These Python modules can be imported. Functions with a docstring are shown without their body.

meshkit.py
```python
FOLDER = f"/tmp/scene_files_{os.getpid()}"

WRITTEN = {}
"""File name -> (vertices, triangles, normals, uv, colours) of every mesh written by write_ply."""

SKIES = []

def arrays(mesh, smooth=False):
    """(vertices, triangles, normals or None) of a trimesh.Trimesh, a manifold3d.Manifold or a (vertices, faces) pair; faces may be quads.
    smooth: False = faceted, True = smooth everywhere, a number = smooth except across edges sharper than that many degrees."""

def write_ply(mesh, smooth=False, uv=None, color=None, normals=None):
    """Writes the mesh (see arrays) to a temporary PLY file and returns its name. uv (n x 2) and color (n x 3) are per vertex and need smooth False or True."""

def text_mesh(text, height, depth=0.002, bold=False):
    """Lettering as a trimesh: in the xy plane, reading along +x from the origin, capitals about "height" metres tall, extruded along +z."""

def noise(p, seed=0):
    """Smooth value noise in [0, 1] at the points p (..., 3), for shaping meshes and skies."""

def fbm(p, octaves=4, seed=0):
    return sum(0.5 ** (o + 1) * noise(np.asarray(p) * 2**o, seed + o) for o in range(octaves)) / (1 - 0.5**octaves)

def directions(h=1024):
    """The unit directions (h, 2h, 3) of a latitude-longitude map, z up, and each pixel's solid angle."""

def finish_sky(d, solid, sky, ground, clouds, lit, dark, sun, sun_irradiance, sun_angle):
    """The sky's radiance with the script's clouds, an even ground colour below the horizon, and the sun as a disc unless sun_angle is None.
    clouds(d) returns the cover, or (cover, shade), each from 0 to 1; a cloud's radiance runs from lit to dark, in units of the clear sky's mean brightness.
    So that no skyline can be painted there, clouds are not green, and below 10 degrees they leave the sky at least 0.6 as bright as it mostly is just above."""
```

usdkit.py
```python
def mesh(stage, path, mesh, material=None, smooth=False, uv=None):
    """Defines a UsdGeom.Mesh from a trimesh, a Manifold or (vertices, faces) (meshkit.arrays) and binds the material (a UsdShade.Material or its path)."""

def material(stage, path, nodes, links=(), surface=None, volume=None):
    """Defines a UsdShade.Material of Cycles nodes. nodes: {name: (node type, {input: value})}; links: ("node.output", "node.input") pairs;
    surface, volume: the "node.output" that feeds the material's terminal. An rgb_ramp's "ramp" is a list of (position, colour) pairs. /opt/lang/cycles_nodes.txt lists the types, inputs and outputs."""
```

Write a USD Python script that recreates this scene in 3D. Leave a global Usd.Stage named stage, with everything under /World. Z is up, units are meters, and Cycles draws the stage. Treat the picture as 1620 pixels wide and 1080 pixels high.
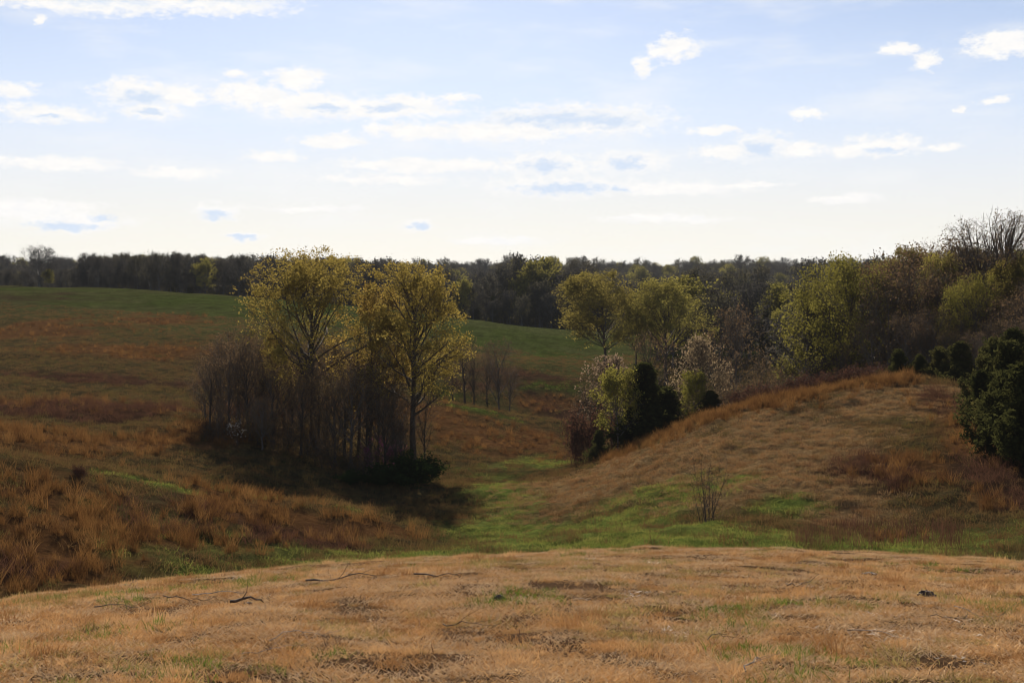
import math
import numpy as np
import usdkit, meshkit
from pxr import Usd, UsdGeom, UsdLux, UsdShade, Gf, Sdf, Vt
from scipy.interpolate import RBFInterpolator, RegularGridInterpolator

stage = Usd.Stage.CreateInMemory()
UsdGeom.SetStageUpAxis(stage, 'Z')
UsdGeom.SetStageMetersPerUnit(stage, 1.0)
UsdGeom.Xform.Define(stage, '/World')
UsdGeom.Scope.Define(stage, '/World/Looks')

# ------------------------------------------------------------------ camera
# photograph of 1620 x 1080; focal length 1900 px, level camera, eye at z = 0, horizon at row 440 (lens shift)
FPX, CX, HY = 1900.0, 810.0, 440.0
EXPOSURE = 1.2
cam = UsdGeom.Camera.Define(stage, '/World/camera')
cam.CreateHorizontalApertureAttr(36.0)
cam.CreateVerticalApertureAttr(24.0)
cam.CreateFocalLengthAttr(36.0 * FPX / 1620.0)
cam.CreateVerticalApertureOffsetAttr(-(540.0 - HY) / 1620.0 * 36.0)
cam.CreateClippingRangeAttr(Gf.Vec2f(0.1, 20000.0))
cam.AddRotateXOp().Set(90.0)
cam.CreateExposureAttr(EXPOSURE)

# ------------------------------------------------------------------ sun and sky
SUN_EL, SUN_AZ = math.radians(31.0), math.radians(-5.0)      # azimuth from +y towards +x
SUN_I, SKY_S = 1.25, 0.05
HAZE = 0.00005
sun = UsdLux.DistantLight.Define(stage, '/World/sun')
sun.CreateNormalizeAttr(True)
sun.CreateIntensityAttr(SUN_I)
sun.CreateAngleAttr(0.5)
sun.CreateColorAttr(Gf.Vec3f(1.0, 0.87, 0.70))
sun.AddRotateZOp().Set(-math.degrees(SUN_AZ))
sun.AddRotateXOp().Set(math.degrees(SUN_EL) - 90.0)

# clouds: centre (photo column, row), half width, half height; they become azimuth and elevation
CLOUDS = [(130, 2, 150, 16), (330, 4, 110, 15), (62, 32, 10, 8), (20, 142, 34, 12), (75, 180, 66, 12), (215, 148, 56, 20), (280, 152, 46, 17), (235, 176, 42, 12), (370, 118, 16, 7),
          (470, 124, 40, 16), (400, 152, 70, 18), (490, 166, 80, 20), (600, 172, 110, 16), (650, 162, 50, 12), (725, 153, 24, 6), (830, 190, 60, 18), (920, 190, 120, 22), (800, 207, 120, 14),
          (660, 208, 80, 11), (520, 225, 50, 10), (430, 247, 48, 7), (85, 259, 88, 9), (280, 273, 62, 7), (680, 262, 130, 10), (860, 262, 70, 16), (990, 258, 55, 16),
          (890, 296, 110, 15), (1060, 299, 110, 9), (600, 284, 90, 7), (50, 334, 100, 16), (120, 350, 80, 13), (340, 335, 34, 12),
          (1066, 76, 34, 18), (1016, 106, 14, 13), (1425, 76, 25, 8), (1464, 96, 20, 13), (1590, 70, 58, 17),
          (1275, 180, 26, 7), (1130, 207, 36, 6), (1150, 240, 52, 10), (1205, 232, 40, 18), (1262, 235, 32, 11), (1345, 238, 40, 10), (1400, 231, 52, 15), (1495, 232, 26, 6),
          (1575, 160, 24, 5), (1518, 174, 12, 5), (1340, 315, 44, 7), (390, 374, 32, 6), (660, 357, 22, 7), (1190, 292, 45, 5), (500, 330, 70, 5), (1050, 345, 90, 6), (780, 380, 60, 5)]
CORES = [(120, -10, 110, 13), (330, -8, 90, 12), (222, 156, 38, 11), (890, 189, 110, 12), (970, 194, 40, 9), (520, 172, 40, 6), (610, 170, 34, 6), (862, 264, 38, 11), (990, 260, 30, 13), (890, 299, 78, 10),
         (1202, 236, 28, 14), (100, 356, 60, 6), (170, 344, 22, 6), (338, 340, 24, 8), (390, 375, 28, 4), (658, 358, 18, 4), (1400, 238, 34, 5), (982, 301, 16, 5), (75, 184, 30, 4), (240, 178, 26, 5)]


def sky_material():
    n, l = {}, []
    n['sky'] = ('sky_texture', dict(sky_type='single_scattering', sun_disc=False, sun_elevation=SUN_EL, sun_rotation=SUN_AZ,
                                    altitude=150.0, air_density=0.6, aerosol_density=0.28, ozone_density=1.5))
    n['tc'] = ('texture_coordinate', {})
    n['sep'] = ('separate_xyz', {})
    n['az'] = ('math', dict(math_type='arctan2'))
    n['el'] = ('math', dict(math_type='arcsine'))
    l += [('tc.generated', 'sep.vector'), ('sep.x', 'az.value1'), ('sep.y', 'az.value2'), ('sep.z', 'el.value1')]
    n['ae'] = ('combine_xyz', {})
    l += [('az.value', 'ae.x'), ('el.value', 'ae.y')]
    n['st'] = ('mapping', dict(mapping_type='point', scale=(16.0, 34.0, 1.0)))
    n['nz'] = ('noise_texture', dict(scale=3.0, detail=9.0, roughness=0.68))
    n['nc'] = ('vector_math', dict(math_type='subtract', vector2=(0.5, 0.5, 0.5)))
    n['nm'] = ('vector_math', dict(math_type='multiply', vector2=(0.034, 0.014, 0.0)))
    n['wp'] = ('vector_math', dict(math_type='add'))
    l += [('ae.vector', 'st.vector'), ('st.vector', 'nz.vector'), ('nz.color', 'nc.vector1'), ('nc.vector', 'nm.vector1'), ('nm.vector', 'wp.vector1'), ('ae.vector', 'wp.vector2')]

    def blobs(tag, rows):
        last = None
        for i, (px, py, w, h) in enumerate(rows):
            a = math.atan2(px - CX, FPX)
            e = math.atan2((HY - py) * math.cos(a), FPX)
            ww, hh = w / FPX * math.cos(a) ** 2, h / FPX
            m, d = f'{tag}m{i}', f'{tag}d{i}'
            n[m] = ('mapping', dict(mapping_type='point', location=(-a / ww, -e / hh, 0.0), scale=(1 / ww, 1 / hh, 0.0)))
            n[d] = ('vector_math', dict(math_type='length'))
            l.extend([('wp.vector', m + '.vector'), (m + '.vector', d + '.vector1')])
            if last is None:
                last = d + '.value'
            else:
                s = f'{tag}s{i}'
                n[s] = ('math', dict(math_type='smoothmin', value3=0.25))
                l.extend([(last, s + '.value1'), (d + '.value', s + '.value2')])
                last = s + '.value'
        return last
    c = blobs('c', CLOUDS)
    k = blobs('k', CORES)
    n['cov'] = ('map_range', dict(range_type='smoothstep', from_min=1.55, from_max=0.5, to_min=0.0, to_max=1.0, clamp=True))
    n['core'] = ('map_range', dict(range_type='smoothstep', from_min=1.5, from_max=0.2, to_min=0.0, to_max=0.95, clamp=True))
    # ragged edges: finer noise eats into the outline
    n['et'] = ('mapping', dict(mapping_type='point', scale=(60.0, 110.0, 1.0)))
    n['en'] = ('noise_texture', dict(scale=1.5, detail=8.0, roughness=0.62))
    n['ec'] = ('math', dict(math_type='multiply_add', value2=-2.6, value3=1.3))
    n['cd'] = ('math', dict(math_type='add'))
    n['kd'] = ('math', dict(math_type='add'))
    l += [('ae.vector', 'et.vector'), ('et.vector', 'en.vector'), ('en.fac', 'ec.value1'), (c, 'cd.value1'), ('ec.value', 'cd.value2'), (k, 'kd.value1'), ('ec.value', 'kd.value2')]
    l += [('cd.value', 'cov.value'), ('kd.value', 'core.value')]
    # thin veil of small high cloud all over the sky
    n['vm'] = ('mapping', dict(mapping_type='point', scale=(5.0, 22.0, 1.0), location=(3.0, 1.0, 0.0)))
    n['vn'] = ('noise_texture', dict(scale=1.6, detail=6.0, roughness=0.55))
    n['vr'] = ('map_range', dict(range_type='smoothstep', from_min=0.45, from_max=0.75, to_min=0.0, to_max=0.5, clamp=True))
    l += [('ae.vector', 'vm.vector'), ('vm.vector', 'vn.vector'), ('vn.fac', 'vr.value')]
    n['pf'] = ('map_range', dict(from_min=0.35, from_max=0.7, to_min=0.55, to_max=0.0, clamp=True))
    n['pc'] = ('mix_color', dict(a=CLOUD_LIT, b=CLOUD_SOFT, use_clamp=False))
    l += [('nz.fac', 'pf.value'), ('pf.result', 'pc.fac'), ('pc.result', 'cc.a')]
    n['cc'] = ('mix_color', dict(b=CLOUD_DARK, use_clamp=False))
    l += [('core.result', 'cc.fac')]
    n['m1'] = ('mix_color', dict(b=CLOUD_VEIL, use_clamp=False))
    # pale haze bank along the whole horizon
    n['hz'] = ('map_range', dict(range_type='smoothstep', from_min=0.32, from_max=0.05, to_min=0.0, to_max=0.9, clamp=True))
    n['hr'] = ('map_range', dict(range_type='smoothstep', from_min=0.02, from_max=0.15, to_min=0.0, to_max=1.0, clamp=True))
    n['hc'] = ('mix_color', dict(a=HAZE_BANK, b=HAZE_HIGH, use_clamp=False))
    n['m0'] = ('mix_color', dict(use_clamp=False))
    l += [('el.value', 'hr.value'), ('hr.result', 'hc.fac'), ('hc.result', 'm0.b')]
    l += [('el.value', 'hz.value'), ('hz.result', 'm0.fac'), ('sky.color', 'm0.a')]
    l += [('vr.result', 'm1.fac'), ('m0.result', 'm1.a')]
    n['m2'] = ('mix_color', dict(use_clamp=False))
    l += [('cov.result', 'm2.fac'), ('m1.result', 'm2.a'), ('cc.result', 'm2.b')]
    n['bg'] = ('background_shader', dict(strength=SKY_S))
    l += [('m2.result', 'bg.color')]
    return usdkit.material(stage, '/World/Looks/sky', n, l, surface='bg.background')


CLOUD_SOFT = (7.4, 7.6, 8.0)
HAZE_HIGH = (7.0, 7.45, 8.3)
HAZE_BANK = (8.1, 7.7, 7.0)
CLOUD_LIT, CLOUD_DARK, CLOUD_VEIL = (9.3, 9.0, 8.6), (6.0, 6.9, 8.3), (8.4, 8.4, 8.4)
dome = UsdLux.DomeLight.Define(stage, '/World/sky')
UsdShade.MaterialBindingAPI.Apply(dome.GetPrim()).Bind(sky_material())

# ------------------------------------------------------------------ the lie of the land
# (photo column, photo row, distance): points on the visible ground
CP = []
for px, t, yc in [(-600, .30, 13), (-200, .285, 14), (0, .268, 16), (200, .255, 18), (400, .245, 20), (600, .237, 21), (800, .2305, 22), (1000, .2263, 22.5),
                  (1200, .2263, 23), (1400, .2305, 22.5), (1620, .236, 22), (1900, .24, 21), (2300, .25, 20)]:
    cc = 1.67 / yc ** 2
    b = t - 2 * cc * yc
    for Y in (3, 7, 11, 15, 19, yc, yc + 3, yc + 7):
        z = 1.67 + b * Y + cc * Y * Y + (0.004 * (Y - yc) ** 2 if Y > yc else 0)
        CP.append((px, HY + FPX * z / Y, Y))
CP += [(710, 868, 66), (500, 890, 56), (300, 925, 49), (0, 965, 39), (-300, 985, 34), (-300, 690, 56), (0, 715, 61), (130, 745, 63), (300, 778, 67), (450, 800, 70),
       (600, 825, 70), (680, 848, 69), (0, 840, 49), (150, 850, 51), (300, 860, 56), (450, 860, 60), (580, 865, 64), (100, 790, 56), (250, 810, 60),      # near left rise
       (-300, 700, 75), (0, 714, 74), (150, 748, 72), (300, 775, 75), (420, 783, 80), (550, 778, 88), (0, 690, 84), (0, 650, 103), (0, 600, 128), (0, 540, 170),
       (0, 490, 220), (0, 453, 275), (-300, 447, 275), (-300, 600, 125), (150, 690, 92), (150, 640, 112), (150, 570, 150), (150, 500, 215), (150, 457, 278),
       (300, 720, 88), (300, 660, 108), (300, 600, 140), (300, 530, 190), (300, 490, 240), (300, 464, 285), (450, 700, 100), (450, 640, 125), (450, 570, 165),
       (450, 510, 225), (450, 474, 283), (600, 740, 100), (600, 660, 125), (600, 600, 160), (600, 540, 215), (600, 489, 282), (730, 507, 277), (730, 560, 215),
       (900, 529, 262), (1000, 548, 250), (1100, 560, 240), (820, 570, 200), (900, 590, 190),                                                            # long left hillside
       (710, 850, 70), (800, 852, 63), (950, 850, 60), (800, 800, 80), (750, 770, 92), (850, 748, 103), (650, 752, 102), (900, 725, 120), (930, 700, 135),
       (1000, 848, 58), (1118, 826, 63), (1000, 800, 72),                                                                                                # valley floor
       (680, 632, 142), (780, 648, 143), (880, 668, 143), (700, 690, 122), (850, 702, 126), (700, 738, 107), (850, 732, 111), (740, 655, 160), (830, 655, 164),
       (850, 620, 172), (940, 650, 165), (600, 640, 150),                                                                                                # knoll in the middle
       (770, 803, 84), (900, 746, 97), (1000, 706, 99), (1150, 652, 99), (1300, 616, 98), (1430, 598, 96), (1540, 604, 96), (1640, 600, 98), (1900, 590, 100),
       (2200, 585, 100), (900, 790, 80), (1100, 765, 74), (1100, 700, 86), (1300, 720, 75), (1300, 660, 87), (1300, 780, 65), (1450, 800, 62), (1450, 700, 75),
       (1620, 820, 58), (1620, 700, 73), (1900, 800, 58), (1900, 680, 75), (2200, 780, 60), (1250, 840, 58), (1400, 868, 53), (1350, 838, 60), (1480, 850, 57),
       (1620, 868, 50), (1900, 880, 46),                                                                                                                 # right mound
       (900, 735, 112), (1000, 700, 125), (1150, 680, 125), (1300, 650, 125), (1430, 620, 125), (1620, 600, 125), (1900, 590, 130), (1000, 640, 165),
       (1150, 630, 170), (1300, 600, 170), (1450, 560, 170), (1620, 530, 180), (1900, 520, 190)]                                                         # wooded hollow behind it
FAR = [(-250, 400, -8), (-120, 400, -9), (-40, 400, -15), (40, 400, -24), (130, 380, -20), (250, 400, -8), (-450, 420, -6), (450, 400, -4), (-450, 700, -8), (-200, 700, -9),
       (0, 600, -14), (0, 700, -9), (150, 550, -26), (200, 700, -12), (400, 600, -12), (600, 600, -8), (150, 1000, -6), (300, 1000, -6), (0, 1000, -7), (-400, 1000, -10),
       (600, 1000, -8), (-800, 1500, -5), (0, 1500, -10), (800, 1500, -8), (300, 1500, -4), (-900, 2500, -20), (900, 2500, -20), (0, 2500, -20), (-1500, 1000, -10),
       (1500, 1000, -10), (-1200, 300, -10), (1200, 300, -10), (-60, -20, -3), (0, -20, .2), (60, -20, -2), (-200, 0, -10), (200, 0, -10), (-120, 20, -9), (140, 20, -11)]
PTS = np.array([((px - CX) / FPX * Y, Y, -(py - HY) / FPX * Y) for px, py, Y in CP] + FAR, float)


def warp(X, Y):
    Y = np.maximum(Y, -25.0)
    return np.stack([X / (1 + np.maximum(Y, 0) / 80.0), 96.0 * np.log(1 + (Y + 30) / 60.0)], -1)


_rbf = RBFInterpolator(warp(PTS[:, 0], PTS[:, 1]), PTS[:, 2], kernel='thin_plate_spline', smoothing=0.02)


def spaced(knots, step):
    out, v = [knots[0]], knots[0]
    while v < knots[1]:
        v += step(v)
        out.append(v)
    return np.array(out)


gx = spaced((0.0, 2600.0), lambda v: max(0.22, 0.0185 * v))
gx = np.concatenate([-gx[:0:-1], gx])
gy = spaced((4.0, 3200.0), lambda v: max(0.14, 0.0105 * v) if v < 34 or v > 106 else 0.36)
gy = np.concatenate([[-400, -200, -100, -60, -40, -25, -15, -8, -4, -1, 1, 2.5, 3.4], gy])
GX, GY = np.meshgrid(gx, gy)
GZ = _rbf(warp(GX.ravel(), GY.ravel())).reshape(GX.shape)


def fbm2(X, Y, s, octv=4, seed=0):
    return meshkit.fbm(np.stack([X / s, Y / s, np.zeros_like(X)], -1), octv, seed) - 0.5


near = np.exp(-np.maximum(GY - 24, 0) / 4.0)
GZ = GZ + near * (0.15 * fbm2(GX, GY, 0.8, 3, 3) + 0.12 * fbm2(GX, GY, 3.0, 2, 4))
GZ = GZ + (1 - near) * (0.55 * fbm2(GX, GY, 5.0, 3, 5) + 0.9 * fbm2(GX, GY, 18.0, 2, 6)) * np.clip((GY - 24) / 20, 0, 1)
_mw = np.clip(1.5 - np.sqrt(((GX - 17) / 24) ** 2 + ((GY - 82) / 20) ** 2) + 0.5 * fbm2(GX, GY, 7.0, 2, 8), 0, 0.6) / 0.6      # cattle ledges on the right mound
GZ = GZ + _mw * 0.055 * np.sin((GZ + 0.35 * fbm2(GX, GY, 9.0, 3, 7)) * 2 * math.pi / 0.22)
GZ = GZ + (1 - near) * np.clip((130 - GY) / 20, 0, 1) * 0.40 * fbm2(GX, GY, 1.0, 2, 10)
_h = RegularGridInterpolator((gy, gx), GZ, bounds_error=False, fill_value=-20.0)


def height(X, Y):
    return _h(np.stack([np.asarray(Y, float), np.asarray(X, float)], -1))


_march = np.concatenate([np.arange(4, 30, 0.05), np.arange(30, 330, 0.4), np.geomspace(330, 2500, 400)])


def at(px, py):
    """The first point of the ground on the line of sight through a photo pixel."""
    X, Z = (px - CX) / FPX * _march, -(py - HY) / FPX * _march
    hit = np.nonzero(height(X, _march) >= Z)[0]
    i = hit[0] if len(hit) else len(_march) - 1
    return np.array([X[i], _march[i], float(height(X[i], _march[i]).ravel()[0])])


# what grows where: blobs of each kind of cover, laid round points of the ground
def patch(px, py, rx, ry):
    p, q = at(px, py), at(px, py - ry)
    ryw = np.clip(q[1] - p[1], 0.8, 0.3 * ry * (p[1] / 70) ** 1.4)
    return (p[0], p[1], rx / FPX * p[1], max(ryw, 1.2))


BROOM = [patch(*a) for a in [(60, 860, 170, 70), (200, 830, 150, 60), (60, 780, 120, 40), (330, 810, 110, 40), (470, 830, 120, 26), (600, 838, 80, 14), (60, 690, 150, 30), (220, 700, 130, 25),
                             (330, 690, 70, 25), (60, 520, 120, 18), (200, 555, 140, 10), (260, 505, 60, 8), (750, 700, 110, 18), (860, 700, 60, 14), (870, 640, 60, 12), (700, 660, 60, 18),
                             (1060, 680, 50, 8), (1130, 658, 60, 8), (1240, 632, 80, 8), (1340, 612, 80, 8), (1400, 603, 50, 6), (960, 725, 40, 6), (1500, 660, 40, 22), (1560, 720, 50, 40),
                             (1440, 745, 70, 30), (1570, 800, 60, 25), (600, 640, 160, 12), (100, 640, 260, 10), (1400, 855, 60, 5)]]
BRAMBLE = [patch(*a) for a in [(60, 645, 80, 14), (190, 650, 110, 14), (300, 650, 60, 14), (240, 830, 70, 45), (330, 820, 60, 30), (420, 850, 70, 20), (830, 600, 100, 14), (760, 610, 60, 10),
                               (1390, 745, 70, 30), (1500, 640, 30, 15), (1580, 760, 60, 50), (1200, 632, 100, 4), (1330, 605, 70, 4), (30, 900, 60, 20), (500, 855, 60, 15), (70, 470, 60, 6),
                               (150, 600, 200, 8), (400, 640, 80, 20), (900, 660, 40, 14)]]
GREEN = [patch(*a) for a in [(790, 772, 80, 40), (780, 840, 120, 22), (950, 835, 160, 25), (880, 735, 70, 12), (1100, 830, 120, 18), (230, 762, 90, 5), (400, 785, 90, 5), (540, 800, 60, 4), (560, 890, 140, 14),
                             (430, 905, 100, 14), (300, 475, 260, 14), (80, 458, 160, 4), (500, 490, 180, 18), (800, 535, 120, 20), (880, 610, 50, 10), (780, 655, 70, 5), 
                             (1100, 780, 110, 16), (1000, 790, 120, 12), (1250, 800, 80, 18), (1380, 840, 90, 10),  (870, 560, 60, 10), (700, 620, 40, 10)]]
GREEN += [(2.0, 52.0, 17.0, 11.0), (-8.0, 50.0, 10.0, 6.0), (14.0, 54.0, 12.0, 6.0)]
MOUND = [patch(*a) for a in [(860, 782, 80, 14), (950, 765, 160, 30), (1100, 720, 130, 45), (1250, 690, 150, 60), (1400, 640, 120, 30), (1150, 780, 120, 25), (1480, 620, 60, 12), (1300, 760, 90, 40)]]


def weight(X, Y, rows, seed, wob=0.9, soft=0.6):
    out = np.zeros(np.shape(X))
    w = fbm2(X, Y, 6.0, 4, seed) * wob * 2 + fbm2(X, Y, 1.4, 2, seed + 9) * wob * 0.8
    for cx, cy, rx, ry in rows:
        d = np.sqrt(((X - cx) / rx) ** 2 + ((Y - cy) / ry) ** 2)
        out = np.maximum(out, np.clip((1.2 + w - d) / soft, 0, 1))
    return out


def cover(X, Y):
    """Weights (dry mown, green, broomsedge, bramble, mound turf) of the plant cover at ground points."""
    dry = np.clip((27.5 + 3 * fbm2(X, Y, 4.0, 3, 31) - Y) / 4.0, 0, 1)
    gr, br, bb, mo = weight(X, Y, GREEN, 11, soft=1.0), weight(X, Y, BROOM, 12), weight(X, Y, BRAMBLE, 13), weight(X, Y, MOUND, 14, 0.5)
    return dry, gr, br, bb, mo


C_DRY, C_GREEN, C_BROOM, C_BRAM, C_MOUND, C_OTHER = (np.array(c) for c in ((.12, .075, .045), (.05, .066, .015), (.10, .052, .022), (.045, .025, .017), (.19, .125, .06), (.058, .045, .021)))  # broom and green are darkened: soft cloud shade on the slopes is in their colour
inview = (np.abs(GX) < 0.55 * np.maximum(GY, 0) + 12) & (GY < 420)
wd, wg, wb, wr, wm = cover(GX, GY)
col = np.broadcast_to(C_OTHER, GX.shape + (3,)).copy()
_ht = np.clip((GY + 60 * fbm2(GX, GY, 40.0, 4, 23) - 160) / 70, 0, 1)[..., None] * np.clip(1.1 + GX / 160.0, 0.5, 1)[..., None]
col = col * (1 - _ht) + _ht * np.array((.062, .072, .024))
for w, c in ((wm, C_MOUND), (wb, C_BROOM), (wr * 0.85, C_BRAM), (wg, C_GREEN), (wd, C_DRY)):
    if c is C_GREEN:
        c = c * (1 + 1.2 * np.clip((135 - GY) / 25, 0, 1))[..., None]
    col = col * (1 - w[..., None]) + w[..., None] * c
col = col * (1.0 + 0.5 * fbm2(GX, GY, 2.2, 4, 21) + 0.35 * fbm2(GX, GY, 0.5, 2, 22))[..., None]
wood = np.clip((GY - 330) / 30, 0, 1)[..., None]
col = col * (1 - wood) + wood * np.array((.06, .05, .03))


# ------------------------------------------------------------------ materials
def M(name, nodes, links, surface):
    return usdkit.material(stage, '/World/Looks/' + name, nodes, links, surface=surface)


def leafy(name, ramp, trans=0.45, rough=0.7, jitter=0.35, per='island'):
    """Thin leaves or blades: part reflect, part let the light through; each leaf or plant has its own tint."""
    n = {'g': ('geometry', {}), 'o': ('object_info', {}), 'r': ('rgb_ramp', {'ramp': ramp}),
         'mx': ('mix_float', {'fac': jitter}), 'd': ('diffuse_bsdf', {}), 't': ('translucent_bsdf', {}), 'm': ('mix_closure', {'fac': trans})}
    l = [('o.random', 'mx.a'), ('g.random_per_island', 'mx.b'), ('mx.result', 'r.fac'), ('r.color', 'd.color'), ('r.color', 't.color'), ('d.BSDF', 'm.closure1'), ('t.BSDF', 'm.closure2')]
    return M(name, n, l, 'm.closure')


def bark(name, a, b, scale=3.0):
    n = {'c': ('texture_coordinate', {}), 'mp': ('mapping', {'mapping_type': 'point', 'scale': (scale, scale, scale * 0.25)}), 'n': ('noise_texture', {'scale': 3.0, 'detail': 5.0}), 'r': ('rgb_ramp', {'ramp': [(0.3, a), (0.7, b)]}),
         'bp': ('bump', {'strength': 0.6, 'distance': 0.03}), 'p': ('principled_bsdf', {'roughness': 0.9, 'specular_ior_level': 0.2})}
    l = [('c.object', 'mp.vector'), ('mp.vector', 'n.vector'), ('n.fac', 'r.fac'), ('r.color', 'p.base_color'), ('n.fac', 'bp.height'), ('bp.normal', 'p.normal')]
    return M(name, n, l, 'p.BSDF')


M_GROUND = M('ground', {
    'a': ('attribute', {'attribute': 'groundcol'}), 'g': ('geometry', {}), 'n': ('noise_texture', {'scale': 2.2, 'detail': 8.0, 'roughness': 0.7}),
    'n2': ('noise_texture', {'scale': 0.35, 'detail': 6.0, 'roughness': 0.65}), 'r': ('map_range', {'from_min': 0.25, 'from_max': 0.75, 'to_min': 0.55, 'to_max': 1.4}),
    'r2': ('map_range', {'from_min': 0.3, 'from_max': 0.7, 'to_min': 0.75, 'to_max': 1.25}), 'mm': ('math', {'math_type': 'multiply'}),
    'v': ('vector_math', {'math_type': 'scale'}), 'ad': ('math', {'math_type': 'add'}), 'bp': ('bump', {'strength': 1.0, 'distance': 0.45}),
    'p': ('diffuse_bsdf', {'roughness': 0.5})},
    [('g.position', 'n.vector'), ('g.position', 'n2.vector'), ('n.fac', 'r.value'), ('n2.fac', 'r2.value'), ('r.result', 'mm.value1'), ('r2.result', 'mm.value2'),
     ('a.color', 'v.vector1'), ('mm.value', 'v.scale'), ('v.vector', 'p.color'), ('n.fac', 'ad.value1'), ('n2.fac', 'ad.value2'), ('ad.value', 'bp.height'), ('bp.normal', 'p.normal')], 'p.BSDF')
M_BARK = bark('bark_brown', (.030, .023, .018), (.085, .068, .053))
M_BARK_GREY = bark('bark_grey', (.05, .043, .036), (.13, .112, .095))
M_TWIG_RED = bark('twig_reddish', (.06, .030, .022), (.12, .065, .048))
M_DEAD = bark('dead_wood', (.10, .085, .07), (.38, .34, .29), 8.0)
M_DARKWOOD = bark('rotten_wood', (.035, .026, .02), (.12, .09, .07), 8.0)
L_OAK = leafy('leaf_olive_gold', [(0, (.175, .115, .030)), (.35, (.27, .185, .048)), (.7, (.20, .165, .040)), (1, (.31, .235, .08))])
L_YELLOWGREEN = leafy('leaf_yellow_green', [(0, (.11, .10, .022)), (.5, (.165, .15, .033)), (1, (.22, .185, .052))])
L_OLIVE = leafy('leaf_olive', [(0, (.12, .11, .028)), (.5, (.19, .17, .042)), (1, (.25, .20, .06))])
L_FRESH = leafy('leaf_fresh', [(0, (.14, .135, .028)), (.5, (.20, .18, .04)), (1, (.25, .21, .065))])
L_GOLD = leafy('leaf_gold_olive', [(0, (.14, .115, .030)), (.5, (.21, .175, .045)), (1, (.26, .21, .065))])
L_PINK = leafy('leaf_buff_pink', [(0, (.16, .115, .08)), (.5, (.21, .155, .105)), (1, (.15, .135, .05))])
L_BUD = leafy('bud_brown', [(0, (0.075, 0.0488, 0.03)), (0.5, (0.1125, 0.075, 0.0413)), (1, (0.105, 0.09, 0.0338))])
L_CEDAR = leafy('needle_dark', [(0, (.035, .038, .012)), (.5, (.055, .055, .018)), (1, (.095, .08, .026))], trans=0.35)
L_HOLLY = leafy('leaf_deep_green', [(0, (.025, .04, .011)), (.5, (.035, .058, .015)), (1, (.06, .085, .022))], trans=0.3)
L_WHITE = leafy('petal_white', [(0, (.55, .52, .48)), (1, (.75, .72, .68))], trans=0.4)
L_REDBUD = leafy('petal_magenta', [(0, (.26, .07, .16)), (1, (.36, .12, .24))], trans=0.4)
L_FARBUD = leafy('bud_far', [(0, (.034, .033, .033)), (.5, (.044, .041, .036)), (.85, (.058, .054, .032)), (1, (.085, .072, .034))], jitter=0.2)
M_BARK_FAR = bark('bark_far', (.035, .035, .038), (.08, .078, .08))
G_DRY = leafy('grass_dry', [(0, (.30, .16, .065)), (.3, (.54, .34, .155)), (.6, (.68, .48, .26)), (.8, (.36, .21, .095)), (1, (.76, .61, .42))], trans=0.15, jitter=0.5)
G_STRAW = leafy('grass_straw', [(0, (.46, .32, .18)), (.35, (.70, .54, .35)), (.55, (.20, .125, .065)), (.8, (.56, .42, .26)), (1, (.90, .80, .64))], trans=0.12, jitter=0.75)
G_GREEN = leafy('grass_green', [(0, (0.075, 0.1125, 0.0187)), (0.5, (0.1125, 0.15, 0.0275)), (1, (0.1875, 0.175, 0.05))], trans=0.4, jitter=0.4)
G_BROOM = leafy('grass_broomsedge', [(0, (.10, .047, .017)), (.4, (.18, .094, .032)), (.75, (.27, .155, .06)), (1, (.20, .13, .06))], trans=0.3, jitter=0.45)
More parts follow.
